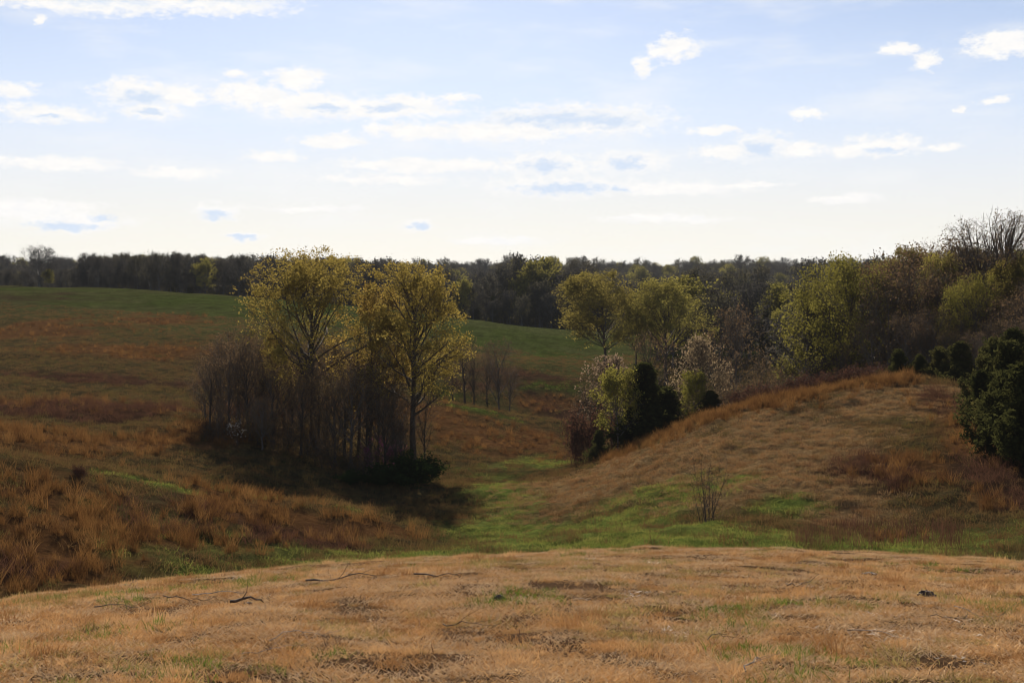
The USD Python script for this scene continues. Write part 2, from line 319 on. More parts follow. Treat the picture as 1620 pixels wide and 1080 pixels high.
G_WEED = leafy('weed_brown', [(0, (.06, .03, .02)), (.5, (.11, .055, .035)), (1, (.15, .075, .04))], trans=0.25, jitter=0.4)
G_TURF = leafy('grass_turf', [(0, (.25, .14, .06)), (.35, (.42, .28, .14)), (.65, (.33, .24, .11)), (.85, (.17, .11, .05)), (1, (.17, .17, .055))], trans=0.08, jitter=0.35)
G_ROUGH = leafy('grass_rough', [(0, (.12, .066, .028)), (.35, (.15, .095, .04)), (.65, (.11, .09, .03)), (1, (.07, .085, .022))], trans=0.25, jitter=0.3)

# ------------------------------------------------------------------ helpers
_count = {}


def numbered(name):
    k = _count.get(name, 0)
    _count[name] = k + 1
    return name if k == 0 else f'{name}_{k:03d}'


def tag(prim, label=None, cat=None, group=None, kind=None):
    for k, v in (('label', label), ('category', cat), ('group', group), ('kind', kind)):
        if v:
            prim.SetCustomDataByKey(k, v)
    return prim


def raw_mesh(path, v, f, mat, nrm=None):
    m = usdkit.mesh(stage, path, (v, f), mat)
    if nrm is not None:
        m.CreateNormalsAttr(Vt.Vec3fArray.FromNumpy(nrm.astype(np.float32)))
        m.SetNormalsInterpolation('vertex')
    return m


def join(parts):
    vs, fs, n = [], [], 0
    for v, f in parts:
        if len(v):
            vs.append(v)
            fs.append(f + n)
            n += len(v)
    return np.vstack(vs), np.vstack(fs)


# ------------------------------------------------------------------ ground
ny, nx = GX.shape
idx = np.arange(ny * nx).reshape(ny, nx)
quad = np.stack([idx[:-1, :-1], idx[:-1, 1:], idx[1:, 1:], idx[1:, :-1]], -1).reshape(-1, 4)
gmesh = UsdGeom.Mesh.Define(stage, '/World/ground')
gmesh.CreatePointsAttr(Vt.Vec3fArray.FromNumpy(np.stack([GX, GY, GZ], -1).reshape(-1, 3).astype(np.float32)))
gmesh.CreateFaceVertexCountsAttr(Vt.IntArray.FromNumpy(np.full(len(quad), 4, np.int32)))
gmesh.CreateFaceVertexIndicesAttr(Vt.IntArray.FromNumpy(quad.astype(np.int32).ravel()))
gmesh.CreateSubdivisionSchemeAttr('none')
dzdy, dzdx = np.gradient(GZ, gy, gx)
nr = np.stack([-dzdx, -dzdy, np.ones_like(GZ)], -1)
nr /= np.linalg.norm(nr, axis=-1, keepdims=True)
gmesh.CreateNormalsAttr(Vt.Vec3fArray.FromNumpy(nr.reshape(-1, 3).astype(np.float32)))
gmesh.SetNormalsInterpolation('vertex')
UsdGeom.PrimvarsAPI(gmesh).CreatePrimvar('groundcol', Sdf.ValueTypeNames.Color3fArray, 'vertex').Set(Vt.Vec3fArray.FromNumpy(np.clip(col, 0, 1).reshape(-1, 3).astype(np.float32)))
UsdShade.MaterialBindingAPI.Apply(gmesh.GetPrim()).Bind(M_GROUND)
tag(gmesh.GetPrim(), 'rolling pasture ground of mown straw, green hollows and brown grassy slopes', 'ground', kind='structure')


# ------------------------------------------------------------------ growing trees
def unit(v):
    return v / np.maximum(np.linalg.norm(v, axis=-1, keepdims=True), 1e-9)


def perp(d, rng):
    r = unit(rng.normal(size=d.shape))
    return unit(r - (r * d).sum(-1, keepdims=True) * d)


def limbs(rng, P, R, k, lo, hi, ang, length, rad, nseg, wander, trop, spread=0.25, rmin=0.004, env=None, fill=None):
    """Children of the polylines P (N, n, 3) with radii R (N, n): k each, between the fractions lo and hi; length(t, parent length) -> metres."""
    N, n = R.shape
    t = lo + (hi - lo) * (np.arange(k)[None] + rng.random((N, k))) / k
    x = t * (n - 1)
    i = np.clip(x.astype(int), 0, n - 2)
    a = (x - i)[..., None]
    row = np.arange(N)[:, None]
    p = P[row, i] * (1 - a) + P[row, i + 1] * a
    r = R[row, i] * (1 - a[..., 0]) + R[row, i + 1] * a[..., 0]
    tan = unit(P[row, i + 1] - P[row, i])
    plen = np.linalg.norm(np.diff(P, axis=1), axis=-1).sum(1)[:, None]
    L = length(t, plen) * (1 + spread * rng.normal(size=t.shape)).clip(0.4, 1.7)
    th = np.radians(ang[0] + (ang[1] - ang[0]) * t + 9 * rng.normal(size=t.shape))[..., None]
    d = unit(np.cos(th) * tan + np.sin(th) * perp(tan, rng)).reshape(-1, 3)
    p, r, L = p.reshape(-1, 3), r.reshape(-1), L.reshape(-1)
    if env is not None:                                     # stay inside an uneven ellipsoid (height of centre, half width, half height)
        e = np.array([env[1], env[1], env[2]])
        o = (p - [0, 0, env[0]]) / e
        dd = (d + [0, 0, trop * 1.2]) / e
        A, B, C = (dd * dd).sum(1), (o * dd).sum(1), (o * o).sum(1) - 1
        far = (-B + np.sqrt(np.maximum(B * B - A * C, 0))) / A
        far = far * (0.78 + 0.42 * meshkit.noise(d * 2.6 + 7, int(env[0] * 13)))
        L = np.maximum(far * fill * (0.8 + 0.25 * rng.random(len(L))), 0.15) if fill else np.clip(np.minimum(L, far), 0.12, None)
    r0 = np.maximum(r * rad, rmin)
    pts, rr = [p], [r0]
    for s in range(nseg):
        d = unit(d + wander * rng.normal(size=d.shape) + np.array([0, 0, trop]))
        p = p + d * (L / nseg)[:, None]
        pts.append(p)
        rr.append(np.maximum(r0 * (1 - 0.88 * (s + 1) / nseg), rmin * 0.5))
    return np.stack(pts, 1), np.stack(rr, 1)


def tubes(P, R, sides):
    N, n, _ = P.shape
    d = unit(np.gradient(P, axis=1))
    ref = np.where(np.abs(d[..., 2:3]) > 0.9, [1.0, 0, 0], [0, 0, 1.0])
    u = unit(np.cross(d, ref))
    w = np.cross(d, u)
    a = 2 * np.pi * np.arange(sides) / sides
    v = P[:, :, None] + R[:, :, None, None] * (np.cos(a)[:, None] * u[:, :, None] + np.sin(a)[:, None] * w[:, :, None])
    i = np.arange(N * n * sides).reshape(N, n, sides)
    j = np.roll(i, -1, 2)
    q = np.stack([i[:, :-1], j[:, :-1], j[:, 1:], i[:, 1:]], -1).reshape(-1, 4)
    return v.reshape(-1, 3), np.vstack([q[:, [0, 1, 2]], q[:, [0, 2, 3]]])


def ribbons(P, R, rng):
    N, n, _ = P.shape
    s = perp(unit(P[:, -1] - P[:, 0]), rng)[:, None]
    v = np.stack([P - s * R[..., None], P + s * R[..., None]], 2)
    i = np.arange(N * n * 2).reshape(N, n, 2)
    q = np.stack([i[:, :-1, 0], i[:, :-1, 1], i[:, 1:, 1], i[:, 1:, 0]], -1).reshape(-1, 4)
    return v.reshape(-1, 3), np.vstack([q[:, [0, 1, 2]], q[:, [0, 2, 3]]])


def leaves(rng, P, count, size, scatter, lo=0.3, long=1.5, droop=0.0, clus=6):
    """count small pointed leaves round the polylines P."""
    N, n, _ = P.shape
    w = np.repeat(np.exp(0.8 * rng.normal(size=N // clus + 1)), clus)[:N]
    row = rng.choice(N, count, p=w / w.sum())
    x = (lo + (1 - lo) * rng.random(count)) * (n - 1)
    i = np.clip(x.astype(int), 0, n - 2)
    a = (x - i)[:, None]
    c = P[row, i] * (1 - a) + P[row, i + 1] * a + scatter * rng.normal(size=(count, 3))
    d = unit(rng.normal(size=(count, 3)) + [0, 0, -droop])
    w = perp(d, rng)
    s = size * (0.6 + 0.8 * rng.random(count))[:, None]
    v = np.stack([c - d * s * long * 0.5, c + w * s * 0.5, c + d * s * long * 0.5, c - w * s * 0.5], 1).reshape(-1, 3)
    b = np.arange(count)[:, None] * 4
    return v, np.vstack([b + [0, 1, 2], b + [0, 2, 3]])


UP = np.array([0, 0, 1.0])


def trunk_line(rng, H, r, n=12, lean=0.05, taper=0.9, base=(0, 0, 0)):
    z = np.linspace(-0.02 * H, H, n)
    off = np.cumsum(rng.normal(size=(n, 2)) * lean * H / n, 0)
    off -= off[0]
    P = np.concatenate([off + np.array(base[:2]), z[:, None]], 1)[None]
    s = np.linspace(0, 1, n)
    R = r * (1 - taper * s ** 0.8) * (1 + 0.6 * np.exp(-s * 22))
    return P, R[None]


CLASS = '/World/Looks/models'
stage.CreateClassPrim(CLASS)
PROTO = {}


def proto(name, H, trunk, crown, bark_mat, leaf_mat, twigs=None, extra=()):
    """A kind of tree as a class prim: trunk (and boughs), twigs, crown; H its height."""
    path = f'{CLASS}/{name}'
    stage.CreateClassPrim(path)
    raw_mesh(path + '/trunk', *trunk, bark_mat)
    if twigs is not None:
        raw_mesh(path + '/branches', *twigs, bark_mat)
    if crown is not None:
        raw_mesh(path + '/crown', *crown, leaf_mat)
    for nm, mesh, mat in extra:
        raw_mesh(f'{path}/{nm}', *mesh, mat)
    PROTO[name] = (path, float(np.percentile((crown if crown is not None else trunk)[0][:, 2], 99.8)))


def broad_tree(name, seed, H, r, bark_mat, leaf_mat, lo=0.28, k1=24, ang=(75, 22), fork=0.68, k2=10, k3=7, nleaf=9000, leaf=0.13, scatter=0.22, half=4.0, low=0.25, twig_r=0.012, lleaf=0.3, len2=0.45, len3=0.5, trop=0.035, lean=0.05, rad1=0.62):
    """A broadleaf tree: limbs that reach out to an uneven dome of half width half, its underside at the fraction low of the height."""
    rng = np.random.default_rng(seed)
    P, R = trunk_line(rng, H * fork, r, lean=lean, taper=0.7)
    env = (H * (1 + low) / 2, half, H * (1 - low) / 2)
    one = lambda t, L: L
    P1, R1 = limbs(rng, P, R, k1, lo / fork, 0.99, ang, one, rad1, 8, 0.08, trop, env=env, fill=0.98)
    P2, R2 = limbs(rng, P1, R1, k2, 0.3, 1.0, (55, 35), lambda t, L: L * len2 * (1.15 - 0.6 * t), 0.6, 5, 0.16, trop * 0.7, rmin=twig_r, env=env)
    P3, R3 = limbs(rng, P2, R2, k3, 0.15, 1.0, (50, 35), lambda t, L: L * len3 * (1.1 - 0.5 * t), 0.6, 3, 0.18, 0.08, rmin=twig_r * 0.75)
    tr = join([tubes(P, R, 9), tubes(P1, R1, 5)])
    tw = join([tubes(P2, R2, 3), ribbons(P3, R3, rng)])
    cr = leaves(rng, P3, nleaf, leaf, scatter, lleaf) if nleaf else None
    proto(name, H, tr, cr, bark_mat, leaf_mat, tw)


def stems(rng, k, spread, H, r, nseg=6, wander=0.08, lean=(5, 30), trop=0.05):
    base = np.concatenate([rng.normal(size=(k, 2)) * spread, np.full((k, 1), -0.05)], 1)
    th, az = np.radians(lean[0] + (lean[1] - lean[0]) * rng.random(k)), rng.random(k) * 2 * np.pi
    d = np.stack([np.sin(th) * np.cos(az), np.sin(th) * np.sin(az), np.cos(th)], 1)
    L = H * (0.65 + 0.4 * rng.random(k))
    pts, p = [base], base
    for s in range(nseg):
        d = unit(d + wander * rng.normal(size=d.shape) + trop * UP)
        p = p + d * (L / nseg)[:, None]
        pts.append(p)
    P = np.stack(pts, 1)
    R = r * (0.7 + 0.6 * rng.random(k))[:, None] * (1 - 0.85 * np.linspace(0, 1, nseg + 1))[None]
    return P, R


def bush(name, seed, H, k, spread, r, bark_mat, leaf_mat, nleaf, leaf, scatter=0.15, lean=(5, 50), k2=8, k3=6, twig_r=0.008, lleaf=0.2, len2=0.5):
    rng = np.random.default_rng(seed)
    P, R = stems(rng, k, spread, H, r, lean=lean)
    P1, R1 = limbs(rng, P, R, k2, 0.15, 1.0, (50, 30), lambda t, L: L * len2 * (1.1 - 0.6 * t), 0.6, 4, 0.15, 0.05, rmin=twig_r)
    P2, R2 = limbs(rng, P1, R1, k3, 0.1, 1.0, (50, 35), lambda t, L: L * 0.5 * (1.1 - 0.5 * t), 0.6, 3, 0.2, 0.03, rmin=twig_r * 0.75)
    cr = leaves(rng, P2, nleaf, leaf, scatter, lleaf) if nleaf else None
    proto(name, H, tubes(P, R, 5), cr, bark_mat, leaf_mat, join([tubes(P1, R1, 3), ribbons(P2, R2, rng)]))


def cedar(name, seed, H, width, nleaf=14000, leaf=0.17, lo=0.03):
    rng = np.random.default_rng(seed)
    P, R = trunk_line(rng, H, H * 0.016, lean=0.02)
    bulge = lambda t: width * (1.06 - t) ** 0.75 * (0.75 + 0.25 * np.sin(9 * t + seed))
    lobes = lambda t, L: bulge(t) * (0.55 + 0.9 * meshkit.noise(np.stack([t * 7 + seed, np.floor(t * 40) * 1.7, rng.random(t.shape) * 2.5], -1), seed))
    P1, R1 = limbs(rng, P, R, 110, lo, 0.99, (75, 35), lobes, 0.35, 5, 0.10, 0.10, spread=0.22, rmin=0.008)
    P2, R2 = limbs(rng, P1, R1, 6, 0.25, 1.0, (45, 30), lambda t, L: L * 0.38, 0.6, 3, 0.15, 0.10, rmin=0.006)
    cr = leaves(rng, P2, nleaf, leaf, 0.16, 0.1, long=2.4, clus=18)
    proto(name, H, join([tubes(P, R, 7), tubes(P1, R1, 3)]), cr, M_BARK, L_CEDAR)


def far_tree(name, seed, H, leaf_mat, nleaf, leaf, half=4.5, low=0.2, twig=0.03, k1=22, k2=9, k3=5, lo=0.25):
    rng = np.random.default_rng(seed)
    P, R = trunk_line(rng, H * 0.68, H * 0.016, n=6, taper=0.7)
    env = (H * (1 + low) / 2, half, H * (1 - low) / 2)
    P1, R1 = limbs(rng, P, R, k1, lo, 0.99, (75, 22), lambda t, L: L, 0.6, 5, 0.10, 0.04, rmin=twig, env=env, fill=0.95)
    P2, R2 = limbs(rng, P1, R1, k2, 0.2, 1.0, (50, 35), lambda t, L: L * 0.42, 0.6, 3, 0.15, 0.1, rmin=twig, env=env)
    P3, R3 = limbs(rng, P2, R2, k3, 0.15, 1.0, (50, 35), lambda t, L: L * 0.5, 0.6, 2, 0.18, 0.1, rmin=twig * 0.8)
    cr = leaves(rng, P3, nleaf, leaf, 0.3, 0.1) if nleaf else None
    proto(name, H, join([tubes(P, R, 5), tubes(P1, R1, 3)]), cr, M_BARK_FAR, leaf_mat, join([ribbons(P2, R2, rng), ribbons(P3, R3, rng)]))


broad_tree('oak_a', 1, 17.5, 0.26, M_BARK, L_OAK, lo=0.30, k1=34, half=6.6, low=0.28, nleaf=24000, leaf=0.095, scatter=0.15, k2=8, k3=6, lleaf=0.6)
broad_tree('oak_b', 2, 17.5, 0.27, M_BARK, L_OAK, lo=0.28, k1=34, half=4.3, low=0.22, fork=0.78, nleaf=22000, leaf=0.095, scatter=0.17, k2=9, k3=6, lleaf=0.5)
broad_tree('oak_c', 3, 14.0, 0.16, M_BARK, L_OAK, lo=0.25, k1=24, half=3.2, low=0.2, nleaf=14000, leaf=0.10, scatter=0.17, k2=9, k3=6)
broad_tree('bare_a', 4, 10.0, 0.15, M_BARK, L_BUD, lo=0.15, k1=26, half=2.4, low=0.2, nleaf=1800, leaf=0.085, ang=(60, 25), k2=7, k3=4, twig_r=0.013)
broad_tree('bare_b', 5, 10.0, 0.13, M_BARK, L_BUD, lo=0.2, k1=24, half=1.9, low=0.3, nleaf=1300, leaf=0.085, ang=(55, 20), fork=0.75, k2=6, k3=4, twig_r=0.013)
broad_tree('bare_c', 6, 10.0, 0.14, M_BARK_GREY, L_BUD, lo=0.18, k1=26, half=3.2, low=0.15, nleaf=2200, leaf=0.085, ang=(60, 22), k2=8, k3=5, twig_r=0.013)
broad_tree('bare_big', 7, 16.0, 0.42, M_BARK, L_BUD, lo=0.38, k1=22, half=6.4, low=0.26, rad1=0.85, nleaf=2400, leaf=0.085, ang=(78, 22), k2=9, k3=6, lleaf=0.8, twig_r=0.022)
broad_tree('olive_a', 8, 14.0, 0.22, M_BARK, L_OLIVE, lo=0.25, k1=32, half=5.4, low=0.22, nleaf=18000, leaf=0.12, scatter=0.25)
broad_tree('olive_b', 9, 14.0, 0.20, M_BARK, L_GOLD, lo=0.28, k1=32, half=5.2, low=0.28, nleaf=20000, leaf=0.12, scatter=0.25)
broad_tree('yellow_a', 10, 12.0, 0.20, M_BARK, L_YELLOWGREEN, lo=0.15, k1=34, half=5.6, low=0.06, nleaf=14000, leaf=0.10, scatter=0.24)
broad_tree('yellow_b', 11, 8.0, 0.10, M_BARK_GREY, L_FRESH, lo=0.2, k1=24, half=2.8, low=0.15, nleaf=7500, leaf=0.11, scatter=0.18)
broad_tree('pink_a', 12, 8.5, 0.12, M_BARK, L_PINK, lo=0.2, k1=26, half=3.0, low=0.15, nleaf=4200, leaf=0.12, scatter=0.2)
cedar('cedar_a', 13, 6.5, 1.7, nleaf=26000, leaf=0.14)
cedar('cedar_b', 14, 6.0, 2.6, nleaf=20000, leaf=0.13)
bush('bramble', 15, 1.6, 34, 0.40, 0.012, M_TWIG_RED, G_WEED, 3500, 0.06, scatter=0.08, lean=(8, 65), k2=9, k3=7)
bush('holly', 16, 2.4, 16, 0.35, 0.02, M_BARK, L_HOLLY, 8000, 0.12, scatter=0.16, lean=(5, 60), k2=9, k3=5)
bush('redbud', 17, 4.0, 5, 0.25, 0.035, M_BARK, L_REDBUD, 2600, 0.10, scatter=0.10, lean=(10, 50), k2=9, k3=6)
bush('whiteblossom', 18, 4.5, 4, 0.2, 0.035, M_BARK, L_WHITE, 260, 0.11, scatter=0.22, lean=(4, 30), k2=9, k3=6)
bush('sapling', 19, 3.4, 12, 0.18, 0.018, M_BARK, L_BUD, 350, 0.05, scatter=0.05, lean=(3, 34), k2=7, k3=3, len2=0.3, twig_r=0.007)
bush('thicket', 20, 6.5, 9, 0.7, 0.035, M_BARK_GREY, L_BUD, 1200, 0.08, scatter=0.12, lean=(2, 24), k2=8, k3=5, twig_r=0.012, len2=0.34)
bush('underbrush', 21, 3.0, 16, 0.6, 0.02, M_BARK, L_BUD, 1400, 0.08, scatter=0.12, lean=(4, 50), k2=7, k3=4, twig_r=0.012)
for q in range(4):
    far_tree(f'far_bare_{"abcd"[q]}', 40 + q, 15.0, L_FARBUD, 2600, 0.24, half=(5.4, 4.2, 5.8, 4.8)[q], low=(.15, .1, .2, .12)[q])
far_tree('far_olive', 46, 14.0, L_OLIVE, 3500, 0.3, half=5.0, low=0.1)
far_tree('far_yellow', 47, 13.0, L_YELLOWGREEN, 3500, 0.28, half=4.8, low=0.1)
far_tree('far_round', 49, 14.0, L_FARBUD, 3000, 0.18, half=6.6, low=0.08, twig=0.022, k1=34, k2=11, k3=6, lo=0.15)
cedar('far_cedar', 48, 11.0, 2.8, nleaf=4500, leaf=0.42)


def plant(kind, name, label, cat, px, Y, top=None, h=None, rot=None, group=None, wide=1.0, X=None):
    """One tree: kind of plant, photo column, distance, and the photo row of its top (or its height)."""
    path, H = PROTO[kind]
    X = (px - CX) / FPX * Y if X is None else X
    z = float(height(X, Y).ravel()[0])
    h = h if h is not None else (HY - top) / FPX * Y - z
    s = h / H
    x = UsdGeom.Xform.Define(stage, '/World/' + numbered(name))
    x.AddTranslateOp().Set(Gf.Vec3d(X, Y, z - 0.03))
    x.AddRotateZOp().Set(float(_prng.random() * 360 if rot is None else rot))
    x.AddScaleOp().Set(Gf.Vec3f(s * wide, s * wide, s))
    p = x.GetPrim()
    p.GetReferences().AddInternalReference(path)
    p.SetInstanceable(True)
    tag(p, label, cat, group)
    return p


_prng = np.random.default_rng(77)
G_GROVE = 'bare saplings of the grove left of centre'
# the grove left of the middle
plant('oak_a', 'oak_tree', 'broadest golden-leafed oak, its top above the skyline, left in the grove', 'tree', 494, 104, top=393, rot=20, wide=1.22)
plant('oak_b', 'oak_tree', 'tall narrow golden oak with dark bare trunk at the right edge of the grove', 'tree', 652, 102, top=415, rot=100, wide=1.1)
plant('oak_c', 'oak_tree', 'smaller golden oak squeezed between the two tall oaks of the grove', 'tree', 585, 107, top=448, rot=210, wide=1.2)
plant('oak_c', 'oak_tree', 'thin golden tree at the left foot of the broadest oak', 'tree', 440, 106, top=520, rot=40, wide=0.8)
for i, (px, Y, top, kd) in enumerate([(332, 99, 557, 'a'), (348, 104, 530, 'c'), (362, 98, 542, 'b'), (378, 107, 512, 'c'), (392, 100, 542, 'a'), (405, 110, 527, 'c'), (418, 101, 552, 'b'),
                                      (432, 98, 560, 'a'), (450, 112, 530, 'c'), (462, 100, 570, 'b'), (476, 97, 580, 'a'), (505, 99, 570, 'b'), (518, 110, 530, 'c'), (530, 97, 590, 'a'),
                                      (545, 103, 545, 'b'), (556, 98, 570, 'c'), (568, 110, 540, 'a'), (580, 100, 580, 'b'), (598, 104, 560, 'c'), (610, 98, 610, 'a'), (622, 108, 555, 'b'),
                                      (635, 99, 620, 'c'), (672, 106, 620, 'b'), (325, 108, 572, 'c'), (500, 115, 530, 'c'), (625, 96, 660, 'a'), (345, 95, 622, 'b'), (415, 95, 622, 'c')]):
    plant('bare_' + kd, 'bare_sapling', 'slender bare grey-brown sapling crowded among the trunks of the grove left of centre', 'tree', px, Y, top=top, group=G_GROVE, wide=1.1)
for px, Y, top in [(338, 101, 570), (356, 106, 540), (385, 104, 530), (410, 107, 545), (428, 103, 570), (447, 105, 560), (468, 108, 570), (515, 106, 570), (537, 104, 580), (590, 105, 590), (632, 106, 610), (498, 98, 610)]:
    plant('thicket', 'thicket_tree', 'clump of thin bare stems crowding the inside of the grove', 'tree', px, Y, top=top, group='bare stem clumps inside the grove', wide=1.0)
for px, Y, hh in [(345, 96, 2.2), (400, 97, 2.8), (455, 96, 2.6), (520, 95, 2.8), (575, 94, 2.4), (630, 97, 2.4), (440, 101, 2.6), (510, 102, 2.6), (600, 103, 2.4)]:
    plant('underbrush', 'underbrush', 'leafless grey-brown underbrush filling the foot of the grove', 'brush', px, Y, h=hh, group='underbrush of the grove', wide=1.2)
plant('whiteblossom', 'blossom_tree', 'small tree with sparse white blossom at the left side of the grove', 'tree', 376, 95, top=660)
plant('redbud', 'redbud_tree', 'low magenta-flowering redbud beside the dark trunk of the narrow oak', 'tree', 604, 99, top=688, wide=1.15)
plant('holly', 'evergreen_bush', 'dark evergreen bush at the foot of the narrow oak, rightmost under the grove', 'bush', 652, 94, top=715, wide=1.5)
plant('holly', 'evergreen_bush', 'green bush at the front edge of the grove, below the gap between both oaks', 'bush', 553, 91, top=742, wide=1.7)
plant('holly', 'evergreen_bush', 'low green bush in front of the broadest oak trunk', 'bush', 500, 92, top=745, wide=1.7)
plant('holly', 'evergreen_bush', 'dark bush filling the gap between the redbud and the narrow oak foot', 'bush', 600, 92, top=738, wide=1.7)
plant('holly', 'evergreen_bush', 'low dark bush at the left front of the grove, left of the broadest oak', 'bush', 450, 93, top=742, wide=1.6)
plant('cedar_b', 'cedar_tree', 'small dark cedar hidden low under the right end of the grove', 'tree', 622, 95, top=738, wide=1.2)
# the gully behind the knoll
for px, Y, top, kd, lb in [(716, 160, 560, 'b', 'leaning bare tree, leftmost of the gully trees right of the narrow oak'), (735, 164, 532, 'a', 'tall bare tree second from left in the gully'),
                           (750, 160, 545, 'b', 'thin straight bare tree in the middle of the gully group'), (770, 166, 560, 'a', 'short bare tree in the gully beside the widest one'),
                           (790, 160, 532, 'c', 'widest bare tree at the right end of the gully group'), (806, 163, 575, 'c', 'low bare shrubby tree right of the widest gully tree')]:
    plant('bare_' + kd, 'gully_tree', lb, 'tree', px, Y, top=top)
# right of the middle, behind the mound
plant('olive_b', 'round_tree', 'round-crowned olive-gold tree standing left of its twin above the middle hollow', 'tree', 958, 183, top=428, rot=60, wide=1.25)
plant('olive_a', 'round_tree', 'broad olive-brown tree right of the round-crowned gold one', 'tree', 1055, 180, top=440, rot=10, wide=1.25)
plant('olive_a', 'round_tree', 'lower olive tree behind the gap between the two round-crowned trees', 'tree', 1005, 195, top=470, rot=190)
plant('bare_c', 'bare_tree', 'dark bare tree with a fan of upright limbs behind the pinkish tree', 'tree', 1165, 150, top=478, rot=15)
plant('bare_a', 'bare_tree', 'bare grey tree in front of the olive-brown tree', 'tree', 1030, 150, top=520)
plant('bare_c', 'bare_tree', 'bare brownish tree at the left of the pink budding bush', 'tree', 935, 118, top=600)
plant('pink_a', 'budding_tree', 'pale pink budding tree left of the bright yellow-green one', 'tree', 968, 118, top=560)
plant('yellow_b', 'budding_tree', 'bright yellow-green tree directly left of the dark cedar', 'tree', 978, 105, top=580, wide=1.0)
plant('pink_a', 'budding_tree', 'tall pinkish-topped budding tree right of the dark cedars', 'tree', 1106, 110, top=530, wide=0.9)
plant('yellow_b', 'budding_tree', 'low yellow-green tree in front of the pinkish-topped one', 'tree', 1100, 106, top=585, wide=0.9)
plant('cedar_a', 'cedar_tree', 'tallest dark cedar beside the bright yellow-green tree', 'tree', 1020, 106, top=576, wide=1.5)
plant('cedar_b', 'cedar_tree', 'broad dark cedar right of the tallest cedar', 'tree', 1056, 107, top=612, wide=1.35)
plant('cedar_b', 'cedar_tree', 'dark cedar at the foot of the pinkish-topped tree', 'tree', 1125, 104, top=618, wide=1.4)
plant('cedar_b', 'cedar_tree', 'small dark cedar where the mound crest meets the green hollow', 'tree', 948, 102, top=680)
plant('bramble', 'brown_bush', 'bare brownish bush left of the small cedar by the hollow', 'bush', 925, 108, top=640, wide=0.6)
for px, Y, top in [(1145, 118, 560), (1170, 114, 575), (1190, 124, 540), (1215, 118, 560), (1235, 126, 550), (1255, 118, 565), (1140, 135, 520), (1205, 140, 505), (1275, 124, 560), (1085, 118, 590), (1310, 122, 560)]:
    plant('thicket', 'thicket_tree', 'clump of thin bare grey stems behind the crest of the right mound', 'tree', px, Y, top=top, group='bare stem clumps behind the mound crest', wide=0.8)
# the wood on the right
plant('yellow_a', 'leafing_tree', 'large spreading yellow-green tree at the left end of the right-hand wood', 'tree', 1345, 122, top=402, rot=30, wide=1.02)
plant('yellow_a', 'leafing_tree', 'yellow-green lower tree bulging left of the large spreading one', 'tree', 1292, 128, top=455, rot=130, wide=0.9)
plant('olive_a', 'leafing_tree', 'olive tree behind the large spreading yellow-green one', 'tree', 1390, 135, top=410, rot=250)
plant('bare_big', 'bare_tree', 'big bare tree with spreading limbs against the sky near the right edge', 'tree', 1588, 112, top=328, rot=75, wide=1.1)
plant('bare_big', 'bare_tree', 'bare tree with upright limbs just left of the biggest one on the skyline', 'tree', 1548, 118, top=342, rot=200, wide=0.95)
plant('yellow_a', 'leafing_tree', 'yellow-green tree in front of the big bare tree at right', 'tree', 1545, 106, top=432, rot=300, wide=0.8)
plant('olive_b', 'leafing_tree', 'golden-green tree at the right edge beside the big bare tree', 'tree', 1618, 108, top=405, rot=20, wide=0.8)
for i, (px, Y, top, kd) in enumerate([(1405, 116, 430, 'c'), (1425, 122, 392, 'a'), (1440, 112, 405, 'b'), (1455, 126, 388, 'a'), (1470, 115, 410, 'c'), (1485, 120, 390, 'b'), (1500, 110, 425, 'a'),
                                      (1515, 124, 385, 'a'), (1530, 114, 420, 'c'), (1560, 108, 440, 'b'), (1578, 120, 420, 'a'), (1600, 108, 450, 'c'), (1615, 118, 420, 'a'), (1630, 110, 400, 'b'),
                                      (1380, 112, 500, 'c'), (1480, 106, 480, 'c'), (1520, 104, 490, 'b'), (1570, 100, 500, 'c'), (1605, 98, 500, 'a'), (1640, 104, 430, 'c'), (1330, 114, 540, 'b')]):
    plant('bare_' + kd, 'bare_tree', 'bare brown tree packed in the wood on the right', 'tree', px, Y, top=top, group='bare trees of the right-hand wood', wide=1.15)
for i, (px, Y, top, kd) in enumerate([(1412, 118, 400, 'a'), (1432, 128, 383, 'c'), (1462, 120, 387, 'b'), (1478, 130, 372, 'c'), (1496, 116, 392, 'a'), (1508, 128, 370, 'b'), (1525, 118, 384, 'c'), (1556, 122, 390, 'a'),
                                      (1590, 100, 470, 'a'), (1540, 98, 520, 'c'), (1612, 92, 500, 'c'), (1500, 102, 520, 'a'), (1460, 105, 510, 'a'), (1430, 108, 490, 'c'), (1632, 96, 450, 'a')]):
    if i % 3 == 1 and top < 450:
        plant('olive_b' if i % 2 else 'olive_a', 'olive_tree', 'thinly leafed olive tree among the bare trees of the right-hand wood', 'tree', px, Y, top=top + 8, group='olive trees of the right-hand wood', wide=0.75)
    else:
        plant('bare_' + kd, 'bare_tree', 'bare brown tree packed in the wood on the right', 'tree', px, Y, top=top, group='bare trees of the right-hand wood', wide=1.15)
